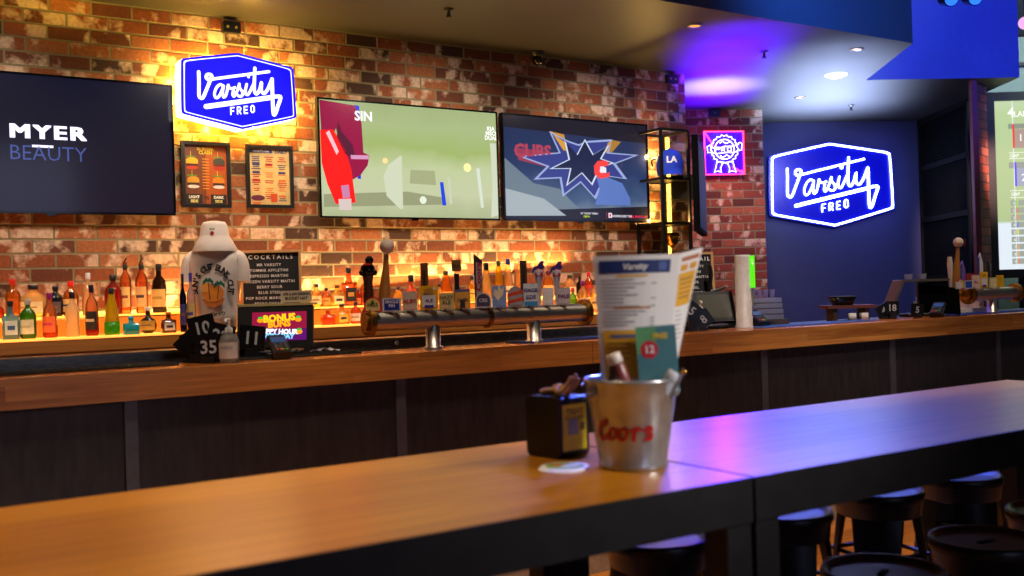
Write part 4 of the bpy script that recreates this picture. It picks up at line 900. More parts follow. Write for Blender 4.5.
# ------------------------------------------------------------------ terminals and small things on the bar
def bar_pt(px, py, z=BZ): p = onZ(px, py, z); return p
def terminal(label, x, y, rz, w, h, art, top=True, tilt=.22):
    t = thing('sales_terminal', label, 'terminal', (x, y, BZ), rz)
    mb = MB(); R = Rx(-tilt); c = Vector((0, 0, h*.52+.03))
    mb.bbox(c, (w, .03, h), M_BLK, .008, R); mb.build('housing', t)
    mb = MB(); mb.M = Matrix.Translation(c) @ R.to_4x4(); art(mb, w, h); mb.build('screen', t)
    mb = MB(); mb.vbox((0, .04, .015), (w*.6, .2, .03), M_BLK, .02); mb.box((0, .07, h*.3), (w*.35, .04, h*.5), M_BLK, Rx(.25)); mb.build('stand', t)
    if top: mb = MB(); mb.box((0, .03+h*.11, h*1.04+.03), (w*1.02, .10, .012), C((196, 176, 120))); mb.build('top_ledge', t)
    return t
def art_promo(mb, w, h):
    y = -.0165; w_, h_ = w*.72, h*.68; ox = .02
    mb.rect(ox-w_/2, -h_/2, ox+w_/2, h_/2, y, L_((150, 20, 60), 1)); mb.rect(ox-w_/2, -h_/2, ox+w_/2, -h_*.1, y-.0004, L_((96, 16, 110), 1))
    mb.text('BONUS', ox, h_*.18, .032, y-.001, L_((255, 190, 20), 1.4), bold=.05, rot=.06); mb.text('BUNS', ox, -h_*.02, .03, y-.001, L_((255, 160, 20), 1.4), bold=.05, rot=.06)
    mb.text('HAPPY HOUR', ox-.01, -h_*.26, .022, y-.001, L_((255, 255, 255), 1.4), bold=.05, rot=-.04); mb.text('EVERY DAY', ox-.01, -h_*.42, .022, y-.001, L_((120, 210, 255), 1.3), bold=.05, rot=-.04)
    for x, z in ((-.09, .03), (-.095, -.03), (.09, .03), (.095, -.03)): mb.disc(ox+x, z, .016, y-.001, L_((250, 150, 20), 1.2), 12, .7); mb.disc(ox+x, z+.012, .012, y-.0014, L_((60, 190, 60), 1.1), 10, .5)
pp = bar_pt(276, 349.5)
bx_ = lambda px, Y: onY(px, 335, Y).x
terminal('black sales terminal with a bright burger advert on its screen', bx_(276, 4.66), 4.66, FACE+.03, .36, .205, art_promo)
t = thing('tent_card', 'small white printed card standing on the left terminal', 'card', (bx_(299, 4.66), 4.68, BZ+.252), FACE)
mb = MB(); mb.box((0, 0, .028), (.15, .004, .056), C((206, 190, 166))); mb.text('APR & JAN SESSION', 0, .034, .012, -.0025, C((40, 30, 30)), bold=.04, fit=.13); mb.text('BUCKET HAT', 0, .012, .014, -.0025, C((40, 30, 30)), bold=.04, fit=.11); mb.build('card', t)
mb = MB(); mb.box((0, .015, .006), (.12, .03, .012), C((190, 170, 140))); mb.build('card_foot', t)
def card_terminal(label, x, y, rz):
    t = thing('card_terminal', label, 'card reader', (x, y, BZ), rz)
    R = Rx(.45)
    mb = MB(); mb.bbox((0, 0, .055), (.085, .165, .035), M_BLK, .012, R); mb.build('housing', t)
    mb = MB(); mb.M = Matrix.Translation((0, 0, .055)) @ R.to_4x4(); mb.box((0, .035, .0185), (.066, .05, .002), L_((46, 70, 110), .8)); mb.build('display', t)
    mb = MB(); mb.M = Matrix.Translation((0, 0, .055)) @ R.to_4x4()
    for i in range(3):
        for j in range(4): mb.box((-.022+.022*i, -.012-.016*j, .0195), (.016, .011, .004), C(((190, 50, 40), (200, 160, 40), (60, 130, 60))[i]) if j == 3 else C((70, 70, 72)))
    mb.build('keypad', t)
    mb = MB(); mb.vbox((0, .02, .012), (.09, .12, .024), M_BLK, .02); mb.build('dock', t)
    mb = MB(); mb.tube(smooth_path([(.03, .07, .02), (.07, .1, .006), (.12, .07, .005), (.17, .1, .005)]), .003, M_BLK, 6); mb.build('cable', t)
    return t
p = bar_pt(283, 354); card_terminal('black card reader in front of the burger advert terminal', bx_(279, 4.38), 4.38, FACE+.45)
# fan of numbered table markers
def marker_fan(nums, label, x, y, rz, tilt0, sz=.105, grp=None):
    """each marker leans over the next; returns the separate cards"""
    for k, (n, ang_, dx, dz, dy) in enumerate(nums):
        t = thing('table_number', label[k], 'table number', (x+math.cos(rz)*dx+math.sin(rz)*-dy, y+math.sin(rz)*dx+math.cos(rz)*dy, BZ+.001), rz, grp)
        R = Ry(ang_).to_4x4()
        zoff = sz/2*(abs(math.cos(ang_))+abs(math.sin(ang_)))+dz
        mb = MB(); mb.M = Matrix.Translation((0, 0, zoff)) @ R; mb.bbox((0, 0, 0), (sz*1.05, .006, sz), P('black_acrylic', (24, 24, 26), .25), .006)
        mb.text(n, 0, -sz*.24, sz*.5, -.0038, C((196, 196, 200), .5), bold=.02, sx=.95); mb.build('plate', t)
        mb = MB(); mb.box((0, 0, max(dz, .0)/2+.008), (sz*.5, .05, max(dz, .0)+.016), M_BLK); mb.build('foot', t)
p = bar_pt(205, 358)
FAN = ['leftmost black table number card in the fan, tipped far over and half hidden', 'black table number card showing a five, second from the left in the fan', 'black table number card showing a ten, upright in the middle of the fan', 'black table number card tilted right at the back of the fan', 'black table number card showing a thirty-five, front of the fan']
marker_fan([('7', -.75, -.095, .0, .10), ('5', -.5, -.06, .02, .07), ('10', -.2, -.025, .085, .045), ('22', .25, .06, .045, .025), ('35', -.03, .015, .012, 0)], FAN, bx_(205, 4.40), 4.40, FACE, 0, .112)
marker_fan([('11', .12, 0, .03, 0)], ['black table number card showing an eleven, leaning against the left terminal'], bx_(252, 4.53), 4.53, FACE, 0, .115)
def sanitizer(label, x, y, s=1.0, body=(216, 206, 200)):
    t = thing('pump_bottle', label, 'pump bottle', (x, y, BZ), FACE)
    mb = MB(); mb.lathe([(.036*s, 0), (.038*s, .006), (.038*s, .085*s), (.03*s, .105*s), (.014*s, .115*s), (.014*s, .125*s)], glass('soap_clear', (225, 222, 220), .55), seg=18); mb.build('bottle_body', t)
    mb = MB(); mb.lathe([(.0388*s, .02), (.0388*s, .08*s)], C(body), seg=12, a0=-PI/2-1.2, a1=-PI/2+1.2); mb.text('HAND', 0, .055*s, .012*s, -.041*s, C((90, 90, 110))); mb.build('label', t)
    mb = MB(); mb.lathe([(.015*s, .118*s), (.015*s, .135*s), (.006*s, .14*s), (.006*s, .165*s)], M_WHITE, seg=12); mb.tube([(0, .008, .168*s), (0, -.035*s, .168*s), (0, -.045*s, .158*s)], .006*s, M_WHITE, 8); mb.build('pump', t)
sanitizer('clear pump bottle with white label beside the fanned table numbers', bx_(229, 4.33), 4.33, 1.12)
sanitizer('clear pump bottle by the second terminal near the menu sheet', onZ(701, 330.5, BZ).x, onZ(701, 330.5, BZ).y, 1.05)

# ------------------------------------------------------------------ tap towers
def tower(label, x0, x1, Y, zc, r, legs, mids=()):
    t = thing('tap_tower', label, 'beer tower', (0, 0, 0)); cx_ = (x0+x1)/2
    mb = MB(); mb.tube([(x0, Y, zc), (x1, Y, zc)], r, M_STEEL, 28); mb.build('barrel', t)
    for x in (x0, x1):
        mb = MB(); s = 1 if x == x1 else -1
        mb.tube([(x-s*.012, Y, zc), (x+s*.014, Y, zc)], r*1.5, M_BRASS, 28)
        for k in range(10): a = 2*PI*k/10; mb.ball((x+s*.014, Y+r*1.25*math.cos(a), zc+r*1.25*math.sin(a)), .006, M_BRASS, 6, 5)
        mb.tube([(x+s*.014, Y, zc), (x+s*.026, Y, zc)], r*.9, M_BRASS, 20); mb.build('end_flange', t)
    for x in mids: mb = MB(); mb.tube([(x-.01, Y, zc), (x+.01, Y, zc)], r*1.22, M_BRASS, 24); mb.build('joint_ring', t)
    for x in legs:
        mb = MB(); mb.lathe([(.048, BZ), (.048, BZ+.012), (.037, BZ+.014), (.037, zc)], M_STEEL, (x, Y, 0), 22); mb.build('leg', t)
    return t
TY = 4.40; a = onY(369, 321.5, TY); b = onY(584, 312.5, TY); TZ = (a.z+b.z)/2; TR = .047
tower('long horizontal stainless tap tower on two legs with brass ends', a.x, b.x, TY, TZ, TR, [onY(433, 330, TY).x, onY(534, 330, TY).x], [onY(487, 316, TY).x])
def badge_art(mb, shape, w, h, c1, c2, txt, z0, y):
    if shape == 'arch': pts = [(w/2*math.cos(a), z0+h*.45+h*.55*math.sin(a)) for a in [PI*k/12 for k in range(13)]]+[(-w/2, z0), (w/2, z0)]
    elif shape == 'round': pts = [(w/2*math.cos(2*PI*k/20), z0+h/2+h/2*math.sin(2*PI*k/20)) for k in range(20)]
    else: pts = [(w/2, z0), (w/2, z0+h), (-w/2, z0+h), (-w/2, z0)]
    mb.poly(pts[::-1], y, c1, .012)
    cz_ = z0+h*.5; inner = [((p[0])*.82, cz_+(p[1]-cz_)*.82) for p in pts]; mb.poly(inner[::-1], y-.001, c2)
def tap(label, px, ytop, kind, bpx=None, bw=0, bh=0, btop=None, shape='rect', c1=None, c2=None, txt='', tc_=(30, 40, 110), Y=None, zc=None, r=None, c3=None, tilt=0, extra=None, ts=1.0):
    Y = Y or TY; zc = zc if zc is not None else TZ; r = r or TR
    zt = zc+r; p = onY(bpx or px, 305, Y-r*.6); k = pxm((p.x, Y, 1.45))
    t = thing('beer_tap', label, 'beer tap', (p.x, Y-r*.3, zt-.004), FACE)
    hz = (onY(px or bpx, ytop, Y).z-zt) if ytop else 0
    dx = ((px-bpx)/k if px and bpx else 0)
    mb = MB(); mb.lathe([(.014, -.006), (.014, .02), (.01, .03)], M_STEEL, seg=12); mb.box((0, .075, -.02), (.02, .06, .02), M_STEEL); mb.tube([(0, .10, -.02), (0, .105, -.05)], .008, M_STEEL, 8); mb.build('faucet', t)
    if kind:
        mb = MB(); mb.M = Matrix.Translation((dx, .035, 0)) @ Matrix.Rotation(tilt, 4, 'Y')
        mb.tube([(0, 0, -.0), (0, 0, hz*.3)], .008, M_STEEL, 8)
        WD = C((176, 116, 40), .4); 
        if kind == 'bat': mb.lathe([(.03, hz*.0), (.031, hz*.12), (.027, hz*.35), (.015, hz*.62), (.012, hz*.78), (.013, hz*.80)], WD, seg=16)
        if kind == 'bat':
            mb.build('handle', t); mb = MB(); mb.M = Matrix.Translation((dx, .035, 0)) @ Matrix.Rotation(tilt, 4, 'Y')
            mb.ball((0, 0, hz-.034), .036, C((226, 206, 190), .6), 18, 12)
            for s in (-1, 1): mb.tube([(s*(.036*math.cos(.5)-.004+.008*math.cos(q_)), -.033*math.cos(q_*.9)-.001, hz-.034+.034*math.sin(q_)) for q_ in [-.9+.3*i for i in range(7)]], .0014, C((190, 40, 40)), 5)
            mb.build('baseball', t); mb = None
        elif kind == 'helmet':
            mb.lathe([(.02, 0), (.026, hz*.2), (.022, hz*.55), (.028, hz*.64), (.02, hz*.7)], C((84, 42, 22), .4), seg=14); mb.build('handle', t)
            mb = MB(); mb.M = Matrix.Translation((dx, .035, 0)); mb.ball((0, 0, hz*.77), .036, M_BLKG, 16, 10); mb.ball((.01, -.01, hz*.77+.045), .022, M_BLKG, 12, 8); mb.ball((-.028, 0, hz*.72), .016, M_BLKG, 10, 6); mb.ball((.03, 0, hz*.72), .016, M_BLKG, 10, 6); mb.box((.004, -.03, hz*.77+.026), (.03, .02, .008), C((220, 60, 20))); mb.build('figure', t); mb = None
        elif kind == 'plank': mb.box((0, 0, hz*.5+.01), (.038, .014, hz-.02), C((112, 74, 30), .6)); mb.box((0, -.009, hz*.62), (.012, .004, hz*.45), C((50, 34, 20)))
        elif kind == 'darkplank': mb.box((0, 0, hz*.5+.01), (.036, .02, hz-.02), C((72, 52, 26), .6)); mb.box((.0, -.012, hz*.6), (.014, .004, hz*.6), C((40, 28, 18)))
        elif kind == 'square': mb.lathe([(.012, 0), (.018, hz*.25), (.012, hz*.5), (.014, hz*.7)], M_BLK, seg=12); mb.box((0, 0, hz*.86), (.048, .014, .06), C((130, 88, 34), .6)); mb.text('PLA', 0, hz*.86-.01, .016, -.009, C((60, 40, 20)), bold=.03)
        elif kind == 'tallbrand':
            mb.poly([(-.019, 0), (.019, 0), (.024, hz*.86), (-.02, hz)], -.008, C((60, 44, 50), .35), .018)
            mb.poly([(-.010, hz*.08), (.015, hz*.08), (.021, hz*.8), (-.008, hz*.84)], -.0095, C((186, 176, 180), .3)); mb.text('Coors', .0145, hz*.56, .024, -.011, C((170, 24, 44)), bold=.04, shear=.2, rot=PI/2-.02, fit=hz*.52)
        elif kind == 'purple':
            mb.lathe([(.009, 0), (.012, hz*.3), (.018, hz*.55), (.027, hz*.72), (.022, hz*.8)], C((196, 190, 206), .3), seg=14); mb.box((.002, -.02, hz*.7), (.04, .008, .02), C((180, 40, 60))); 
            mb.build('handle', t); mb = MB(); mb.M = Matrix.Translation((dx, .035, 0)); mb.poly([(-.035, hz*.72), (-.03, hz*.85), (-.005, hz*.9), (.012, hz), (.034, hz), (.026, hz*.93), (.036, hz*.86), (.02, hz*.8), (0, hz*.84), (-.018, hz*.78)][::-1], -.01, C((50, 34, 130), .4), .03); mb.build('topper', t); mb = None
        elif kind == 'slim': mb.lathe([(.01, 0), (.013, hz*.3), (.02, hz*.8), (.014, hz)], C(c3 or (210, 210, 220), .3), seg=12)
        elif kind == 'blade': mb.poly([(-.014, 0), (.016, 0), (.022, hz*.7), (.004, hz), (-.016, hz*.8)], -.006, C(c3 or (200, 200, 216), .3), .014); mb.poly([(-.02, hz*.2), (-.006, hz*.2), (-.004, hz*.9), (-.022, hz*.8)], -.008, C((60, 50, 120)), .01)
        if mb: mb.build('handle', t)
    if bw:
        w, h = bw/k, bh/k; mb = MB(); y = -.035
        z0 = .004
        badge_art(mb, shape, w, h, C(c1, .4), C(c2, .4), txt, z0, y)
        for j, s in enumerate(txt.split('|')): 
            n_ = len(txt.split('|')); mb.text(s, 0, z0+h*(.62-.3*j) if n_ > 1 else z0+h*.38, min(h*.22, w*1.1/max(3, len(s)))*ts, y-.003, C(tc_, .5), bold=.03)
        if extra: extra(mb, w, h, z0, y)
        mb.build('badge', t)
        mb = MB(); mb.box((0, -.018, .006), (w*.5, .03, .006), M_STEEL); mb.build('badge_bracket', t)
    return t
def e_ship(mb, w, h, z0, y): mb.disc(0, z0+h*.62, w*.2, y-.002, C((230, 200, 60))); mb.poly([(-w*.12, z0+h*.5), (w*.12, z0+h*.5), (0, z0+h*.85)][::-1], y-.0035, C((30, 80, 40)))
def e_star(mb, w, h, z0, y): mb.poly([(-w*.4, z0+h*.6), (-w*.3, z0+h*.85), (-w*.1, z0+h*.75), (0, z0+h*1.12), (w*.15, z0+h*.8), (w*.35, z0+h*.98), (w*.3, z0+h*.6), (w*.1, z0+h*.45), (-w*.1, z0+h*.3)][::-1], y-.002, C((250, 236, 200)))
def e_org(mb, w, h, z0, y):
    for q_ in (.2, .55): mb.poly([(-w*.5, z0+h*q_-.008), (w*.5, z0+h*q_+.012), (w*.5, z0+h*q_+.028), (-w*.5, z0+h*q_+.008)], y-.002, C((226, 70, 20)))
def e_bl(mb, w, h, z0, y): mb.rect(-w*.45, z0, w*.45, z0+h*.2, y-.002, C((60, 150, 210)))
def e_dog(mb, w, h, z0, y): mb.rect(-w*.16, z0+h*.05, w*.16, z0+h*.45, y-.002, C((60, 50, 60))); mb.rect(-w*.5, z0+h*.88, w*.5, z0+h, y-.002, C((90, 100, 160)))
def e_lab(mb, w, h, z0, y): mb.rect(-w*.38, z0+h*.12, w*.38, z0+h*.6, y-.002, C((226, 226, 232))); mb.rect(-w*.25, z0+h*.08, w*.25, z0+h*.2, y-.0035, C((50, 50, 150))); mb.disc(0, z0+h*.8, w*.25, y-.002, C((190, 140, 40)), 14, .5); mb.disc(w*.32, z0+h*.88, w*.08, y-.002, C((240, 240, 240)))
tap('beer tap with black helmet figure and red arched badge', 369, 256, 'helmet', 375, 17, 15, None, 'arch', (210, 30, 40), (236, 214, 140), 'HILLS', (20, 20, 20), extra=e_ship, ts=.9)
tap('beer tap with baseball bat handle and blue badge, on the long tower', 384, 238, 'bat', 394, 18.5, 13, None, 'rect', (220, 226, 240), (24, 60, 160), 'SINGLE|FIN', (240, 240, 250), tilt=.075)
tap('beer tap with cream badge lettered red and blue', None, None, None, 412, 14.5, 19, None, 'rect', (214, 190, 170), (226, 206, 180), 'ALBY', (190, 40, 40))
tap('beer tap with flat wooden handle and yellow badge', 426, 262, 'plank', 431, 18, 24, None, 'rect', (240, 180, 20), (236, 176, 24), 'BRIGHT|ALE', (50, 50, 110), extra=e_lab, ts=.6)
tap('beer tap with cream and green badge in the middle of the tower', None, None, None, 448.5, 15, 16, None, 'rect', (206, 190, 120), (224, 206, 150), 'HAZY|ALE', (90, 110, 30))
tap('beer tap with square wooden plaque handle and gold badge', 458.5, 257.5, 'square', 464.5, 15, 19, None, 'rect', (226, 160, 60), (232, 176, 80), 'DUSK', (70, 50, 60), extra=e_dog, ts=.7)
tap('beer tap with tall silver and red lettered handle and round badge', 480, 252, 'tallbrand', 485, 16, 15, None, 'arch', (206, 206, 216), (80, 70, 100), 'CRS', (230, 230, 240))
tap('beer tap with light blue badge topped by a cream burst', None, None, None, 501, 14, 21, None, 'rect', (130, 160, 226), (140, 170, 230), '', extra=e_star)
tap('beer tap with dark wood handle and striped orange badge', 526, 260, 'darkplank', 517, 15.5, 20, None, 'arch', (150, 146, 150), (170, 166, 170), '', extra=e_org)
tap('beer tap with white badge over a pale blue base', None, None, None, 532.5, 14.5, 22, None, 'rect', (200, 214, 230), (222, 230, 240), 'GAGE|SIDE', (60, 60, 140), extra=e_bl, ts=.9)
tap('beer tap with purple-topped silver handle, left of the two', 541, 260, 'purple', 549.5, 11, 17, None, 'rect', (236, 232, 236), (246, 244, 246), '')
tap('beer tap with purple-topped silver handle, right of the two', 559, 260.5, 'purple', 565, 13, 17, None, 'rect', (190, 180, 196), (206, 198, 212), 'PALE', (110, 60, 110))
# second tower
T2Y = 4.42; a = onY(968, 295.5, T2Y); b = onY(1015, 292, T2Y); T2Z = (a.z+b.z)/2
tower('short stainless tap tower with large brass ends at the far right', a.x, b.x, T2Y, T2Z, .047, [onY(992, 300, T2Y).x])
kk = dict(Y=T2Y, zc=T2Z, r=.047)
tap('beer tap with white and blue sculpted handle on the short tower', 955, 256, 'slim', 959, 6, 7, None, 'rect', (206, 206, 216), (220, 220, 230), '', c3=(220, 206, 200), **kk)
tap('beer tap with baseball bat handle and arched badge, on the short tower', 959.5, 237, 'bat', 961, 7, 10, None, 'arch', (200, 40, 40), (230, 210, 120), '', tilt=.1, extra=e_ship, **kk)
tap('beer tap with blue badge and violet handle on the short tower', 967, 260, 'blade', 969, 8, 8, None, 'rect', (226, 230, 240), (40, 80, 180), '', c3=(120, 100, 190), **kk)
tap('beer tap with cream and red badge on the short tower', None, None, None, 976.5, 7.5, 13, None, 'rect', (226, 196, 176), (230, 206, 190), 'AL', (190, 50, 50), **kk)
tap('beer tap with blade handle and tall yellow badge on the short tower', 985, 252, 'blade', 984.5, 7.5, 16, None, 'rect', (240, 190, 30), (236, 190, 50), '', c3=(214, 216, 226), extra=e_lab, **kk)
tap('beer tap with dark bottle-shaped handle and cream badge', 993, 261, 'slim', 993.5, 7.5, 10, None, 'rect', (206, 200, 130), (226, 216, 160), '', c3=(34, 36, 26), **kk)
tap('beer tap with bright yellow badge at the right end of the short tower', None, None, None, 1000.5, 7, 12, None, 'rect', (246, 200, 20), (220, 170, 20), '', **kk)

# ------------------------------------------------------------------ right-hand stretch of the bar
def art_dim(mb, w, h): mb.rect(-w*.4, -h*.38, w*.4, h*.4, -.0165, P('dim_display', (70, 66, 60), .2, emit=.12, ec=(120, 116, 96)))
terminal('dark sales terminal with a dim screen behind the pump bottle', 4.48, 4.64, FACE+.2, .27, .20, art_dim, top=False, tilt=.35)
marker_fan([('5', .7, -.02, .05, .0), ('8', -.6, .05, .0, .03)], ['upper black table number card tilted behind the pump bottle near the menu', 'lower black table number card leaning behind the pump bottle near the menu'], 4.17, 4.47, FACE, 0, .10)
# potted plant
p = Vector((4.80, 4.68, BZ))
t = thing('potted_plant', 'small spiky green plant in a dark pot behind the white column', 'plant', (4.72, 4.60, BZ))
mb = MB(); mb.lathe([(.035, 0), (.045, .08), (.048, .085), (.04, .085)], M_BLK, seg=14); mb.build('pot', t)
mb = MB(); gm = C((90, 130, 60), .6); R = random.Random(5)
for k in range(16):
    a = R.uniform(0, 2*PI); s = R.uniform(.03, .09); hh = R.uniform(.14, .2)
    mb.tube([(0, 0, .07), (s*.35*math.cos(a), s*.35*math.sin(a), .07+hh*.45), (s*math.cos(a), s*math.sin(a), hh)], .006, gm, 5, r2=.001)
mb.build('leaves', t)
# black tap with side handle
p = onY(718.5, 300, 4.7)
t = thing('soda_tap', 'black curved soda tap rising behind the second terminal', 'tap', (p.x+.02, 4.80, BZ-.01), FACE)
mb = MB(); mb.lathe([(.03, 0), (.03, .01), (.012, .012)], M_STEEL, seg=14); mb.tube(smooth_path([(0, 0, 0), (0, 0, .2), (.005, 0, .32)]), .012, M_BLKM, 10); mb.build('column', t)
mb = MB(); mb.tube(smooth_path([(.005, 0, .3), (.012, 0, .36), (.006, 0, .41)]), .015, M_BLKG, 10, r2=.012); mb.build('handle', t)
mb = MB(); mb.tube(smooth_path([(.0, 0, .245), (.05, -.01, .25), (.1, -.02, .27)]), .01, M_STEEL2, 8); mb.tube([(.0, 0, .225), (.07, 0, .225)], .009, M_BLKM, 8); mb.build('spout', t)
# white column tower
p = onZ(743.5, 328.5, BZ); k = pxm(p)
t = thing('beer_column', 'matt white cylinder beer column with a lit green handle', 'beer tower', (onY(742, 320, p.y+.05).x+.02, p.y+.05, BZ), FACE)
mb = MB(); r_ = 8.3/k; H_ = 74/k; mb.lathe([(r_*1.15, 0), (r_*1.15, .01), (r_, .012), (r_*.97, H_*.97), (r_*.9, H_), (.001, H_)], C((196, 182, 176), .45), seg=28); mb.build('column', t)
mb = MB(); mb.vbox((r_*1.0, -.035, H_*.57+.09), (.03, .03, .20), E('lime_lit', (90, 235, 20), 1.0), .012); mb.build('tap_handle', t)
mb = MB(); mb.tube([(r_*1.0, -.03, H_*.52), (r_*1.0, -.03, H_*.30)], .008, M_STEEL, 8); mb.box((r_*.7, -.02, H_*.55), (.06, .03, .02), M_STEEL); mb.build('faucet', t)
p = onZ(762, 327, BZ); card_terminal('black card reader right of the white beer column', p.x+.0, p.y+.03, FACE+.3)
# trays of glasses
p = Vector((4.93, 4.55, BZ)); k = pxm(p); rz_ = FACE
t = thing('storage_box', 'dark wooden box under the stacked glass racks', 'box', (4.93, 4.66, BZ-.01), rz_)
mb = MB(); mb.box((0, 0, .025), (.30, .2, .05), C((70, 52, 50))); mb.box((0, -.103, .03), (.12, .006, .02), C((40, 30, 30))); mb.build('box_body', t)
z = BZ+.04; gls = glass('clear_plastic', (214, 210, 232), .45)
for k_, (w_, lb) in enumerate(((.255, 'lowest clear rack in the stack by the navy wall'), (.25, 'second lowest clear rack in the stack by the navy wall'), (.24, 'third clear rack up in the stack by the navy wall'), (.235, 'fourth clear rack up, just under the glasses'))):
    t = thing('glass_rack', lb, 'rack', (4.92, 4.66, z), rz_, 'stacked clear racks')
    mb = MB(); mb.box((0, 0, .004), (w_, .16, .006), M_STEEL2)
    for s in (-1, 1): mb.box((0, s*.08, .018), (w_, .004, .028), gls); mb.box((s*w_/2, 0, .018), (.004, .16, .028), gls)
    mb.build('tray', t)
    mb = MB()
    for i in range(7): mb.box((-w_*.42+i*w_*.14, 0, .03), (.006, .15, .006), C((90, 84, 110), .3))
    mb.build('divider', t); z += .036
for i in range(5):
    c = Vector((4.92, 4.66, z))+Vector((math.cos(rz_)*(-.09+.042*i), math.sin(rz_)*(-.09+.042*i), 0))
    mb = MB(); mb.lathe([(.015, 0), (.019, .05), (.018, .05), (.014, .003)], glass('violet_glass', (190, 176, 240), .6), seg=12)
    tag(mb.build('shot_glass'), 'small violet-tinted glass on top of the clear racks', 'glass', 'glasses on the racks', c)
# small table with bowl
p = onZ(866, 319, BZ); k = pxm(p)
t = thing('side_shelf', 'low dark red wooden shelf block beside the number 18', 'shelf', (5.78, 4.66, BZ-.01), FACE)
mb = MB(); mb.box((0, 0, .105), (.34, .2, .022), C((96, 44, 34), .5)); mb.build('board', t)
for s in (-1, 1): mb = MB(); mb.box((s*.11, 0, .047), (.03, .16, .094), C((60, 40, 34))); mb.build('leg', t)
t = thing('bowl', 'black square bowl on the low red wooden shelf', 'bowl', (5.74, 4.67, BZ+.107), FACE)
mb = MB(); mb.vbox((0, 0, .028), (.12, .12, .056), M_BLKG, .02, taper=1.35); mb.build('bowl_body', t); mb = MB(); mb.vbox((0, 0, .059), (.17, .17, .006), M_BLK, .02); mb.build('rim', t)
for s in (0, 1):
    mb = MB(); mb.vbox((0, 0, .025), (.05, .05, .05), C((206, 200, 196), .6), .008)
    tag(mb.build('napkin_roll'), 'white folded cloth under the low wooden shelf', 'napkin', 'cloths under the shelf', (5.75+s*.07, 4.60-s*.045, BZ), FACE)
marker_fan([('4', -.35, -.05, .0, .02), ('18', 0.02, .0, .03, 0)], ['small tilted black table number card left of the one showing eighteen', 'black table number card showing an eighteen by the low wooden shelf'], 6.0, 4.46, FACE, 0, .092)
def art_back(mb, w, h):
    mb.rect(-w*.42, -h*.42, w*.42, h*.42, -.0165, P('brown_reflection_panel', (66, 48, 36), .15)); 
# folding stand terminal at right: an A-shaped pair of panels
t = thing('sales_terminal', 'dark angled sales terminal with two clear cups on top', 'terminal', (6.38, 4.56, BZ), FACE)
mb = MB(); mb.bbox((-.16, 0, .13), (.02, .18, .3), C((110, 96, 84), .3), .004, Ry(.42)); mb.build('left_panel', t)
mb = MB(); mb.bbox((.18, -.01, .12), (.30, .02, .2), M_BLKG, .006, Ry(.12) @ Rx(-.35)); mb.build('display', t)
mb = MB(); mb.box((.08, .02, .262), (.34, .13, .018), C((100, 92, 84), .3)); mb.build('top_ledge', t)
mb = MB(); mb.vbox((.08, .03, .012), (.3, .16, .024), M_BLK, .02); mb.box((.08, .05, .14), (.06, .03, .24), M_BLK); mb.build('stand', t)
for s, lb in ((0, 'clear plastic cup on the angled terminal, left of two'), (1, 'clear plastic cup on the angled terminal, right of two')):
    c = Vector((6.38, 4.56, BZ+.272))+Vector((math.cos(FACE)*(-.02+.1*s), math.sin(FACE)*(-.02+.1*s), 0))+Vector((.012, .02, 0))
    mb = MB(); mb.lathe([(.026, 0), (.03, .038), (.028, .038), (.024, .004)], glass('clear_cup', (226, 226, 236), .5), seg=16)
    tag(mb.build('plastic_cup'), lb, 'cup', None, c)
marker_fan([('5', .1, 0, .01, 0)], ['black table number card showing a five, propped inside the angled terminal'], 6.20, 4.40, FACE, 0, .085)
p = onZ(918.5, 315, BZ)
sanitizer('short white pump bottle in front of the angled terminal', p.x, p.y, 1.0, (226, 206, 196))
card_terminal('black card reader left of the short tap tower', 6.33, 4.33, FACE-.6)
t = thing('menu_box', 'red box standing behind the short tap tower', 'box', (7.25, 4.66, BZ), FACE)
mb = MB(); mb.bbox((0, 0, .15), (.13, .1, .3), C((150, 40, 50), .5), .006); mb.build('box_body', t); mb = MB(); mb.box((0, 0, .302), (.132, .102, .008), C((120, 30, 40))); mb.build('lid', t)
t = thing('paper_tray', 'white paper stack behind the leg of the short tap tower', 'paper', (7.05, 4.62, BZ), FACE)
mb = MB(); mb.box((.05, 0, .02), (.32, .14, .04), M_PAPER); mb.build('paper_stack', t); mb = MB(); mb.box((.05, .05, .07), (.28, .02, .1), C((200, 170, 170))); mb.build('back_card', t)

# ------------------------------------------------------------------ ceiling fittings
def downlight(px, py, label):
    p = onZ(px, py, CZ); t = thing('downlight', label, 'ceiling light', (p.x, p.y, CZ-.001), 0, 'recessed downlights')
    mb = MB(); mb.lathe([(.055, 0), (.055, -.006), (.04, -.006), (.036, 0)], M_STEEL2, seg=20, cap=False); mb.build('trim_ring', t)
    mb = MB(); mb.lathe([(.038, -.003), (.001, -.003)], E('downlight_lens', (255, 170, 60), 1.2), seg=20, cap=False); mb.build('lens', t)
downlight(694.5, 25.5, 'round recessed downlight in the purple-lit ceiling')
downlight(856.5, 49, 'round recessed downlight nearest the corner of the pale ceiling')
downlight(800, 97, 'round recessed downlight farthest back in the pale ceiling')
p = onZ(836, 74.5, CZ); t = thing('ceiling_vent', 'flat round white vent between the downlights of the pale ceiling', 'vent', (p.x, p.y, CZ))
mb = MB(); mb.lathe([(.1, 0), (.1, -.008), (.085, -.014), (.001, -.014)], M_WHITE, seg=24, cap=False); mb.build('plate', t)
mb = MB(); mb.lathe([(.06, -.016), (.05, -.03), (.001, -.03)], M_WHITE, seg=20, cap=False); mb.build('centre_disc', t)
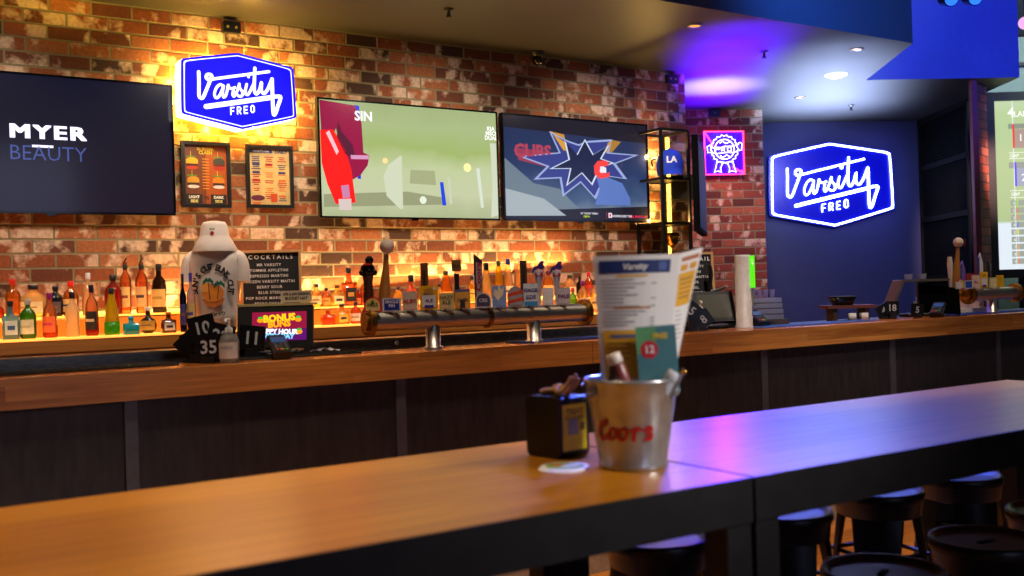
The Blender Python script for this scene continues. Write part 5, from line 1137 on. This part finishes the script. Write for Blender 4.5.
for px, py, lb in ((764, 51, 'black sprinkler head right of the purple ceiling patch'), (851, 105, 'black sprinkler head nearest the navy wall'), (448.5, 9, 'black sprinkler head over the middle television')):
    p = onZ(px, py, CZ); t = thing('sprinkler', lb, 'sprinkler', (p.x, p.y, CZ))
    mb = MB(); mb.lathe([(.035, 0), (.035, -.006), (.012, -.01), (.01, -.05)], M_BLK, seg=14); mb.build('body', t)
    mb = MB(); mb.lathe([(.022, -.055), (.022, -.058)], M_BLK, seg=12); mb.tube([(.012, 0, -.03), (.014, 0, -.055)], .003, M_BLK, 5); mb.tube([(-.012, 0, -.03), (-.014, 0, -.055)], .003, M_BLK, 5); mb.build('deflector', t)
p = onY(536, 56, 6.48); t = thing('security_camera', 'small black dome camera at the top of the brick wall', 'camera', (p.x, 6.46, CZ))
mb = MB(); mb.lathe([(.06, 0), (.06, -.03), (.05, -.04)], M_BLK, seg=20); mb.build('mount', t)
mb = MB(); mb.ball((0, 0, -.065), .042, M_BLKG, 18, 12); mb.build('dome', t)
mb = MB(); mb.tube([(0, -.035, -.075), (0, -.046, -.08)], .014, M_BLKG, 12); mb.build('lens', t)
for px, Y, lb, fn in ((231.5, 6.53, 'small black box fixed high on the wall over the blue sign', None), (672, 6.53, 'small black box high on the wall above the shelf tower', None)):
    p = onY(px, 30 if px < 400 else 75, Y); t = thing('wall_socket', lb, 'socket', (p.x, 6.54, CZ-.07))
    mb = MB(); mb.bbox((0, 0, 0), (.115, .05, .075), M_BLK, .006); mb.build('case', t); mb = MB()
    for s in (-1, 1): mb.tube([(s*.028, -.024, 0), (s*.028, -.03, 0)], .009, C((170, 150, 60)), 8)
    mb.build('socket_hole', t)
p = on_col(714.5, 112, .03); t = thing('wall_socket', 'small black box at the top of the brick column under purple light', 'socket', (p.x, p.y, CZ-.05), ang)
mb = MB(); mb.bbox((0, 0, 0), (.12, .05, .08), M_BLK, .006); mb.build('case', t); mb = MB(); mb.tube([(0, -.024, 0), (0, -.03, 0)], .009, C((120, 110, 90)), 8); mb.build('socket_hole', t)
# track spots on the upper ceiling face
for px, py, lb in ((949, -2, 'round blue-lit spotlight on the dropped ceiling face, left of two'), (973, -3, 'round blue-lit spotlight on the dropped ceiling face, right of two')):
    p = atD(px, py, 7.9); t = thing('spotlight', lb, 'spotlight', p, FACE)
    mb = MB(); mb.tube([(0, .08, 0.02), (0, -.04, -.02)], .058, M_BLKG, 20); mb.build('can', t)
    mb = MB(); mb.tube([(0, -.04, -.02), (0, -.048, -.0227)], .05, E('blue_lens', (40, 110, 255), 1.6), 20); mb.build('lens', t)
    mb = MB(); mb.tube([(0, .02, .03), (0, .02, 4.42-p.z)], .012, M_BLKG, 8); mb.build('stem', t)
p = atD(1025, 23, 7.9); t = thing('globe_lamp', 'pale pink globe lamp cut by the right edge near the ceiling', 'lamp', p)
mb = MB(); mb.ball((0, 0, 0), .05, E('pink_globe', (230, 170, 226), 1.1), 18, 12); mb.build('globe', t); mb = MB(); mb.tube([(0, 0, .045), (0, 0, 4.42-p.z)], .008, M_BLK, 8); mb.build('stem', t)

# ------------------------------------------------------------------ high tables
HZ = 1.07; TF, TB = 1.595, 2.40
def high_table(label, x0, x1):
    t = thing('high_table', label, 'table', ((x0+x1)/2, (TF+TB)/2, 0)); w, d = x1-x0, TB-TF; s_ = .078
    mb = MB(); mb.box((0, 0, HZ-.012), (w-.0062, d-.008, .026), M_TABLE); mb.build('tabletop', t)
    for s in (-1, 1):
        mb = MB(); mb.box((0, s*(d/2-s_/2), HZ-.026-s_/2+.005), (w-.004, s_, s_), M_DARKF); mb.box((0, s*(d/2-.0018), HZ-.0105), (w-.002, .0036, .021), M_DARKF); mb.build('rail', t)
        mb = MB(); mb.box((s*(w/2-s_/2), 0, HZ-.026-s_/2+.005), (s_-.004, d-2*s_, s_), M_DARKF); mb.box((s*(w/2-.0014), 0, HZ-.0105), (.0026, d, .021), M_DARKF); mb.build('rail', t)
    for a in (-1, 1):
        for b in (-1, 1):
            mb = MB(); mb.box((a*(w/2-s_/2-.002), b*(d/2-s_/2-.002), (HZ-.09)/2), (s_-.006, s_-.006, HZ-.09), M_DARKF); mb.build('leg', t)
high_table('high honey timber table with dark steel legs, holding the bucket', -.75, 1.643)
high_table('high timber table lit purple, to the right of the bucket table', 1.649, 3.96)

# ------------------------------------------------------------------ stools
def make_stool():
    t = thing('bar_stool', '', 'stool', (0, 0, 0), 0, 'backless metal stools at the high tables')
    SH = .745; r = .158
    mb = MB(); mb.lathe([(.016, SH-.012), (.07, SH-.010), (.125, SH-.012), (r-.02, SH-.010), (r-.012, SH), (r-.004, SH+.001), (r, SH-.006), (r+.001, SH-.02), (r-.004, SH-.034)], M_STOOL, seg=40, cap=False)
    mb.lathe([(.0001, SH-.0125), (.017, SH-.012)], M_STOOL, seg=40, cap=False); mb.build('seat', t)
    mb = MB(); mb.vbox((0, 0, SH-.0105), (.07, .018, .003), P('black_slot', (6, 6, 6), .9), .009); mb.build('hand_slot', t)
    mb = MB(); mb.lathe([(r-.004, SH-.034), (r-.008, SH-.04), (r-.012, SH-.085), (r-.018, SH-.09)], M_STOOL, seg=40, cap=False); mb.build('skirt', t)
    for k in range(4):
        an = PI/4+k*PI/2; mb = MB(); vs = []; rows = ((SH-.08, r-.014, .78), (SH-.2, r+.0, .62), (SH-.42, r+.028, .30), (.0, r+.075, .13))
        for z, rr, ha in rows:
            for j in range(5): a = an+ha*(j/2-1)*.8; vs.append((rr*math.cos(a), rr*math.sin(a), z))
        mb.add(vs, [(i*5+j, i*5+j+1, (i+1)*5+j+1, (i+1)*5+j) for i in range(3) for j in range(4)], M_STOOL, True)
        vs = [(v[0]*.97, v[1]*.97, v[2]) for v in vs]; mb.add(vs, [(i*5+j+5, i*5+j+6, i*5+j+1, i*5+j) for i in range(3) for j in range(4)], M_STOOL, True)
        mb.box(((r+.072)*math.cos(an), (r+.072)*math.sin(an), .006), (.035, .035, .012), M_BLK, Rz(an)); mb.build('leg', t)
    for zr, rr in ((.30, r+.035), (.52, r+.008)):
        c = [(rr*math.cos(PI/4+k*PI/2)*1.0, rr*math.sin(PI/4+k*PI/2)*1.0, zr) for k in range(4)]
        for k in range(4):
            mb = MB(); mb.tube([c[k], c[(k+1) % 4]], .008 if zr > .4 else .011, M_STOOL, 8); mb.build('brace' if zr > .4 else 'foot_rail', t)
    return t
st0 = make_stool()
SP = [(onZ(671, 541, .74).x, 2.34, .3, 'black metal stool left of the table legs, its top lit purple'),
      (onZ(806, 514, .74).x-.02, 2.34, .1, 'black metal stool immediately right of the joined table legs, top lit blue'),
      (onZ(885, 491, .74).x, 2.36, -.2, 'black metal stool with pale blue lit top, behind two near stools'),
      (onZ(970, 476.5, .74).x, 2.34, .25, 'black metal stool farthest along the far side of the table'),
      (onZ(873, 568, .74).x, 1.70, .4, 'black metal stool nearest the camera, cut by the bottom edge'),
      (onZ(985, 539, .74).x, 1.72, -.1, 'black metal stool second nearest, at the lower right corner'),
      (onZ(1046, 509, .74).x, 1.78, .2, 'black metal stool cut by the right edge of the picture')]
for i, (x, y, rz_, lb) in enumerate(SP):
    o = st0 if i == 0 else copy_tree(st0); o.location = (x, y, 0); o.rotation_euler[2] = rz_; o['label'] = lb

# ------------------------------------------------------------------ things on the near table
p = onZ(633.5, 466, HZ); bx, by = p.x, p.y; kB = pxm((bx, by, 1.17))
t = thing('ice_bucket', 'galvanised metal bucket with red script lettering on the high table', 'bucket', (bx, by, HZ), FACE)
rb_, rt_, hb = 34.5/kB, 46.5/kB, 88/kB
GALV = P('galvanised_steel', (186, 186, 190), .24, .72, noise=.18, ns=24, bump=.05)
mb = MB(); mb.lathe([(rb_*.96, 0), (rb_, .004), (rb_, .012), (rb_*.985, .016), (rt_*.985, hb-.01), (rt_*1.02, hb-.006), (rt_*1.03, hb), (rt_*.99, hb+.003), (rt_*.96, hb-.004), (rb_*.94, .012), (.001, .012)], GALV, seg=48, cap=False); mb.build('bucket_body', t)
mb = MB()
def wrap(v):
    rr = rb_+(rt_-rb_)*v.z/hb+.0012; a = -PI/2+v.x/rr; return (rr*math.cos(a), rr*math.sin(a), v.z)
mb.fn = wrap; RED = P('red_lettering', (176, 20, 30), .35)
def scr(pts, w=.0075, n=4): mb.stroke(smooth_path(pts, n), w, 0, RED)
u = .0105; zb = hb*.36; x0 = -.092
# script capital C, o, o, r, s
scr([(x0+.010, zb+.034), (x0+.016, zb+.040), (x0+.010, zb+.043), (x0-.002, zb+.034), (x0-.008, zb+.016), (x0-.002, zb+.001), (x0+.010, zb+.002), (x0+.018, zb+.01)], .011)
def oo(cx_): scr([(cx_+.009*math.cos(a)+.003*math.sin(a), zb+.013+.013*math.sin(a)) for a in [PI/2+2*PI*k/10 for k in range(11)]], .0092, 3)
oo(x0+.031); oo(x0+.058)
scr([(x0+.030, zb+.026), (x0+.042, zb+.022), (x0+.05, zb+.024)], .004)
scr([(x0+.066, zb+.024), (x0+.078, zb+.022), (x0+.084, zb+.026)], .004)
scr([(x0+.083, zb+.0), (x0+.085, zb+.014), (x0+.087, zb+.027)], .0095)
scr([(x0+.086, zb+.018), (x0+.093, zb+.027), (x0+.101, zb+.024)], .008)
scr([(x0+.128, zb+.023), (x0+.122, zb+.029), (x0+.114, zb+.025), (x0+.117, zb+.017), (x0+.126, zb+.011), (x0+.124, zb+.002), (x0+.112, zb+.002)], .009)
mb.fn = None; mb.build('lettering', t)
for s in (-1, 1):
    mb = MB(); a = -PI/2+s*1.12; mb.M = Matrix.Translation((rt_*.985*math.cos(a), rt_*.985*math.sin(a), hb-.026)) @ Matrix.Rotation(a+PI/2, 4, 'Z')
    mb.bbox((0, -.002, 0), (.03, .003, .026), GALV, .006)
    for q_ in (-1, 1): mb.ball((q_*.008, -.005, -.004), .0035, GALV, 8, 6)
    mb.build('ear', t)
mb = MB(); mb.tube([(rt_*1.06*math.cos(a), rt_*1.06*math.sin(a)+.0, hb-.02+.02*math.sin(a-.0)) for a in [.15+PI*.9*k/16 for k in range(17)]], .0022, GALV, 6); mb.build('wire_handle', t)
# menu sheets: one curved page standing in the bucket
def page_fn(w, r0):
    return None
kM = pxm((bx, by, 1.35)); mh = 132/kM
t = thing('menu_sheet', 'tall curled paper menu standing in the bucket, navy header and yellow blocks', 'menu', (bx, by, HZ+hb*.62), FACE)
def curl(v):
    # v.x 0..1.35 across: front page then a fold turned away to the right
    s = v.x; lo = v.z/.3
    if s < .19: x, y = s, -.018*math.sin(PI*s/.19)
    else: a = (s-.19); x = .19+a*.80; y = a*.62
    spread = .80+.24*lo
    if s > .19: x = .19+(x-.19)*(.35+.65*max(0, lo)); y = y*(.4+.6*max(0, lo))
    return ((x-.105)*(.76+.27*lo)+.014+.016*lo, (y+.012)*1+v.y*1, v.z+(.012 if s > .19 else 0)*max(0, (s-.19)/.06)*lo)
mb = MB(); mb.fn = curl; HM = (386-257)/kM+hb*.3-.01; HM = .376
PW = .19; PE = .255
mb.rect(0, 0, PE, HM, 0, M_PAPER, 16, 6)
mb.rect(0, 0, PE, HM, .0012, M_PAPER, 16, 6)
nv, ye, gr_ = C((24, 44, 104), .6), C((226, 166, 40), .6), C((120, 116, 124), .6)
mb.rect(.012, HM-.043, .172, HM-.012, -.0012, nv, 10); mb.text('Varsity', .09, HM-.034, .014, -.0022, M_PAPER, bold=.03, shear=.2); mb.rect(.145, HM-.037, .163, HM-.018, -.002, C((70, 90, 150)))
mb.rect(.05, HM-.052, .12, HM-.047, -.0012, ye, 4)
R = random.Random(11)
def lines(x0, x1, z0, z1, n, c, y=-.0013):
    for k in range(n):
        z = z1-(z1-z0)*k/n; mb.rect(x0, z-.0022, x0+(x1-x0)*R.uniform(.45, 1), z, y, c, 4)
        if R.random() < .5: mb.rect(x1+.01, z-.002, x1+.022, z, y, c)
lines(.014, .12, HM-.13, HM-.058, 8, gr_); mb.rect(.04, HM-.128, .13, HM-.124, -.0015, C((190, 120, 50)), 4); lines(.014, .12, HM-.175, HM-.134, 5, gr_)
mb.rect(.012, .08, .172, HM-.18, -.0012, ye, 10, 3); mb.rect(.03, HM-.198, .15, HM-.19, -.0022, C((90, 96, 130)), 6)
for z in (HM-.21, HM-.222, HM-.234, HM-.246): mb.rect(.02, z-.003, .08, z, -.002, C((150, 100, 40)), 4); mb.rect(.095, z-.003, .16, z, -.002, C((236, 226, 200)), 4)
mb.rect(.196, HM-.13, .25, HM-.05, -.0012, ye, 4); mb.rect(.2, HM-.022, .25, HM-.012, -.0012, C((170, 100, 60)), 3); mb.rect(.2, HM-.045, .22, HM-.03, -.0012, C((214, 150, 40)), 2); mb.rect(.228, HM-.045, .248, HM-.03, -.0012, C((214, 150, 40)), 2)
for k in range(5): mb.rect(.203, HM-.068-.011*k, .243, HM-.064-.011*k, -.002, C((150, 110, 70)), 3)
lines(.2, .24, HM-.24, HM-.14, 9, gr_)
mb.build('printed_page', t)
# card and small things in the bucket
def local(px, py, dd):   # a point on the facing plane through the bucket centre, dd metres in front
    fw_ = Vector((bx, by, 0)).length; d = _ray(px, py); dep = (Vector((bx, by, 1.2))-EYE).dot(_f)-dd; return EYE+d*(dep/FPX)
p = local(658, 351, .035); t = thing('promo_card', 'small teal card with a round red number sticker in the bucket', 'card', (p.x, p.y, p.z-.05), FACE)
mb = MB(); mb.M = Matrix.Rotation(-.05, 4, 'Y'); mb.box((0, 0, .03), (.095, .0016, .16), C((70, 120, 130), .5)); mb.rect(-.0475, .045, 0, .108, -.0012, C((90, 150, 100), .5)); mb.text('FREE', .01, .08, .012, -.002, C((226, 190, 60)), bold=.04); mb.disc(-.018, .055, .021, -.0016, C((190, 24, 50), .5), 24); mb.text('12', -.018, .047, .018, -.003, M_WHITE, bold=.03); mb.build('card', t)
def shaker(label, px, py, lean, c1_, c2_, hh=.09, rr=.014):
    p = local(px, py, .065); t = thing('sauce_bottle', label, 'bottle', (p.x, p.y, p.z-hh*.9), rot=(0, lean, FACE))
    mb = MB(); mb.lathe([(rr*.9, 0), (rr, .004), (rr, hh*.7), (rr*.8, hh*.76)], C(c1_, .3), seg=16); mb.build('body', t)
    mb = MB(); mb.lathe([(rr*.95, hh*.76), (rr, hh*.78), (rr, hh*.97), (rr*.8, hh)], C(c2_, .35), seg=16); mb.build('cap', t)
shaker('small bottle with a white cap and dark red collar in the bucket', 627, 355, -.35, (130, 60, 56), (214, 200, 190), .10, .018)
shaker('small dark brown bottle low in the bucket beside the white cap', 612, 369, .1, (44, 28, 20), (60, 36, 22), .09, .016)
shaker('silver-wrapped bottle leaning right in the bucket', 652, 370, .55, (170, 172, 182), (196, 196, 204), .10, .015)
p = local(668, 362, .06); t = thing('spoon', 'thin silver spoon handle leaning out over the bucket rim', 'spoon', (p.x, p.y, p.z-.09), rot=(0, .5, FACE))
mb = MB(); mb.tube([(0, 0, 0), (0, 0, .07)], .004, M_STEEL, 8); mb.build('handle', t); mb = MB(); mb.ball((0, 0, .075), .008, GOLD, 8, 6); mb.build('tip', t)

# napkin dispenser
p = onZ(560, 459, HZ); kD = pxm((p.x, p.y, 1.15)); rzd = FACE-math.radians(36)+0.0
rzd = FACE+math.radians(-49)
t = thing('napkin_dispenser', 'black napkin dispenser with a yellow sticker beside the bucket', 'napkin dispenser', (p.x+.03, p.y+.05, HZ), rzd)
dw = .125; dd_ = .105; dh = 62/kD
mb = MB(); mb.bbox((0, 0, dh/2), (dw, dd_*1.0, dh), M_BLK, .018, None, 5); mb.build('case', t)
mb = MB(); mb.M = Matrix.Rotation(PI/2, 4, 'Z')   # sticker faces the local +X side
mb.rect(-.042, .02, .042, dh-.02, -dw/2-.0012, C((232, 206, 30), .5)); mb.text('TREAT', 0, dh-.045, .014, -dw/2-.002, C((140, 110, 20)), bold=.03); mb.text('YOURSELF', 0, dh-.06, .010, -dw/2-.002, C((140, 110, 20)), bold=.03)
mb.rect(-.024, .06, .012, .1, -dw/2-.002, C((150, 150, 140), .5)); mb.rect(.02, .07, .036, .09, -dw/2-.002, C((120, 104, 30), .5)); mb.build('sticker', t)
mb = MB(); KR = C((176, 130, 80), .85); mb.M = Matrix.Translation((0.02, 0, dh))
pts = smooth_path([(-.05, 0, .0), (-.02, .01, .016), (.02, -.01, .012), (.035, .0, .03), (.045, .005, .05)], 4)
for wv in (-.018, -.006, .006, .018):
    mb.tube([(x, y+wv*(1+.4*math.sin(x*90)), z+.006*math.sin(x*120+wv*300)) for x, y, z in pts], .009, KR, 7, r2=.005)
mb.build('napkin', t)
t = thing('coaster', 'round green and white coaster on top of another by the dispenser', 'coaster', (0, 0, 0)); p = onZ(565, 468.5, HZ)
t.location = (p.x, p.y, HZ+.004); r_ = .058
mb = MB(); mb.lathe([(r_, 0), (r_, .002)], M_PAPER, seg=32); mb.build('disc', t)
mb = MB(); mb.M = Matrix.Translation((0, 0, .0025)) @ Matrix.Rotation(-PI/2, 4, 'X')
mb.disc(0, 0, .048, 0, C((130, 160, 60), .6), 24); mb.disc(.012, -.005, .03, -.0004, C((200, 206, 170), .6), 20, .5); mb.disc(-.012, .015, .014, -.0008, C((220, 130, 40), .6), 14); mb.build('print', t)
t = thing('coaster', 'white round coaster lying lowest beside the napkin dispenser', 'coaster', (p.x-.012, p.y-.006, HZ), 0)
mb = MB(); mb.lathe([(r_, 0), (r_, .0035)], M_PAPER, seg=32); mb.build('disc', t)

# folded cloth on the back bar and a round magnet on the steel rail
p = onY(322, 333, 6.02)
CW = P('white_and_grey_cloth', (190, 184, 190), .8, noise=.4, ns=30, bump=.4)
mb = MB(); R = random.Random(4); vs = []
for i in range(9):
    for j in range(5): vs.append((-.07+.0175*i, -.04+.02*j, .012+.022*abs(math.sin(i*1.1+j*.6))*(1-abs(i-4)/6)))
vs += [(v[0], v[1], 0) for v in vs]
mb.add(vs, [(i*5+j, i*5+5+j, i*5+6+j, i*5+1+j) for i in range(8) for j in range(4)]+[(i*5+1+j+45, i*5+6+j+45, i*5+5+j+45, i*5+j+45) for i in range(8) for j in range(4)], CW, True)
tag(mb.build('bar_cloth'), 'crumpled white and dark cloth on the bar just right of the left terminal', 'cloth', None, (onY(325, 335, 4.68).x, 4.68, BZ-.008), FACE)
p = onY(397, 339, 4.82); mb = MB(); mb.tube([(0, 0, 0), (0, -.008, 0)], .011, M_WHITE, 16); mb.tube([(0, -.008, 0), (0, -.012, 0)], .006, M_STEEL2, 12)
tag(mb.build('rail_magnet'), 'small round white knob on the steel rail left of the tap tower leg', 'knob', None, (p.x, 4.828, BZ+.018))
# finer pieces hang from the part they sit on
SUB = {'lettering': 'bucket_body', 'ear': 'bucket_body', 'keypad': 'housing', 'display': 'housing', 'print': ('shirt_body', 'disc'), 'label': ('glass_body', 'bottle_body'), 'liquid': 'glass_body',
       'badge': ('crown', 'hat_body'), 'lens': ('can', 'dome'), 'badge_bracket': 'badge', 'sticker': 'case', 'hand_slot': 'seat', 'skirt': 'seat', 'baseball': 'handle', 'topper': 'handle', 'socket_hole': 'case', 'centre_disc': 'plate', 'brim': 'crown'}
bpy.context.view_layer.update()
for o in list(bpy.data.objects):
    if o.parent and o.parent.type == 'EMPTY':
        w = SUB.get(o.name.split('.')[0])
        if w:
            w = (w,) if isinstance(w, str) else w
            for q in o.parent.children:
                if q.name.split('.')[0] in w and q.type == 'MESH' and q is not o: o.parent = q; break
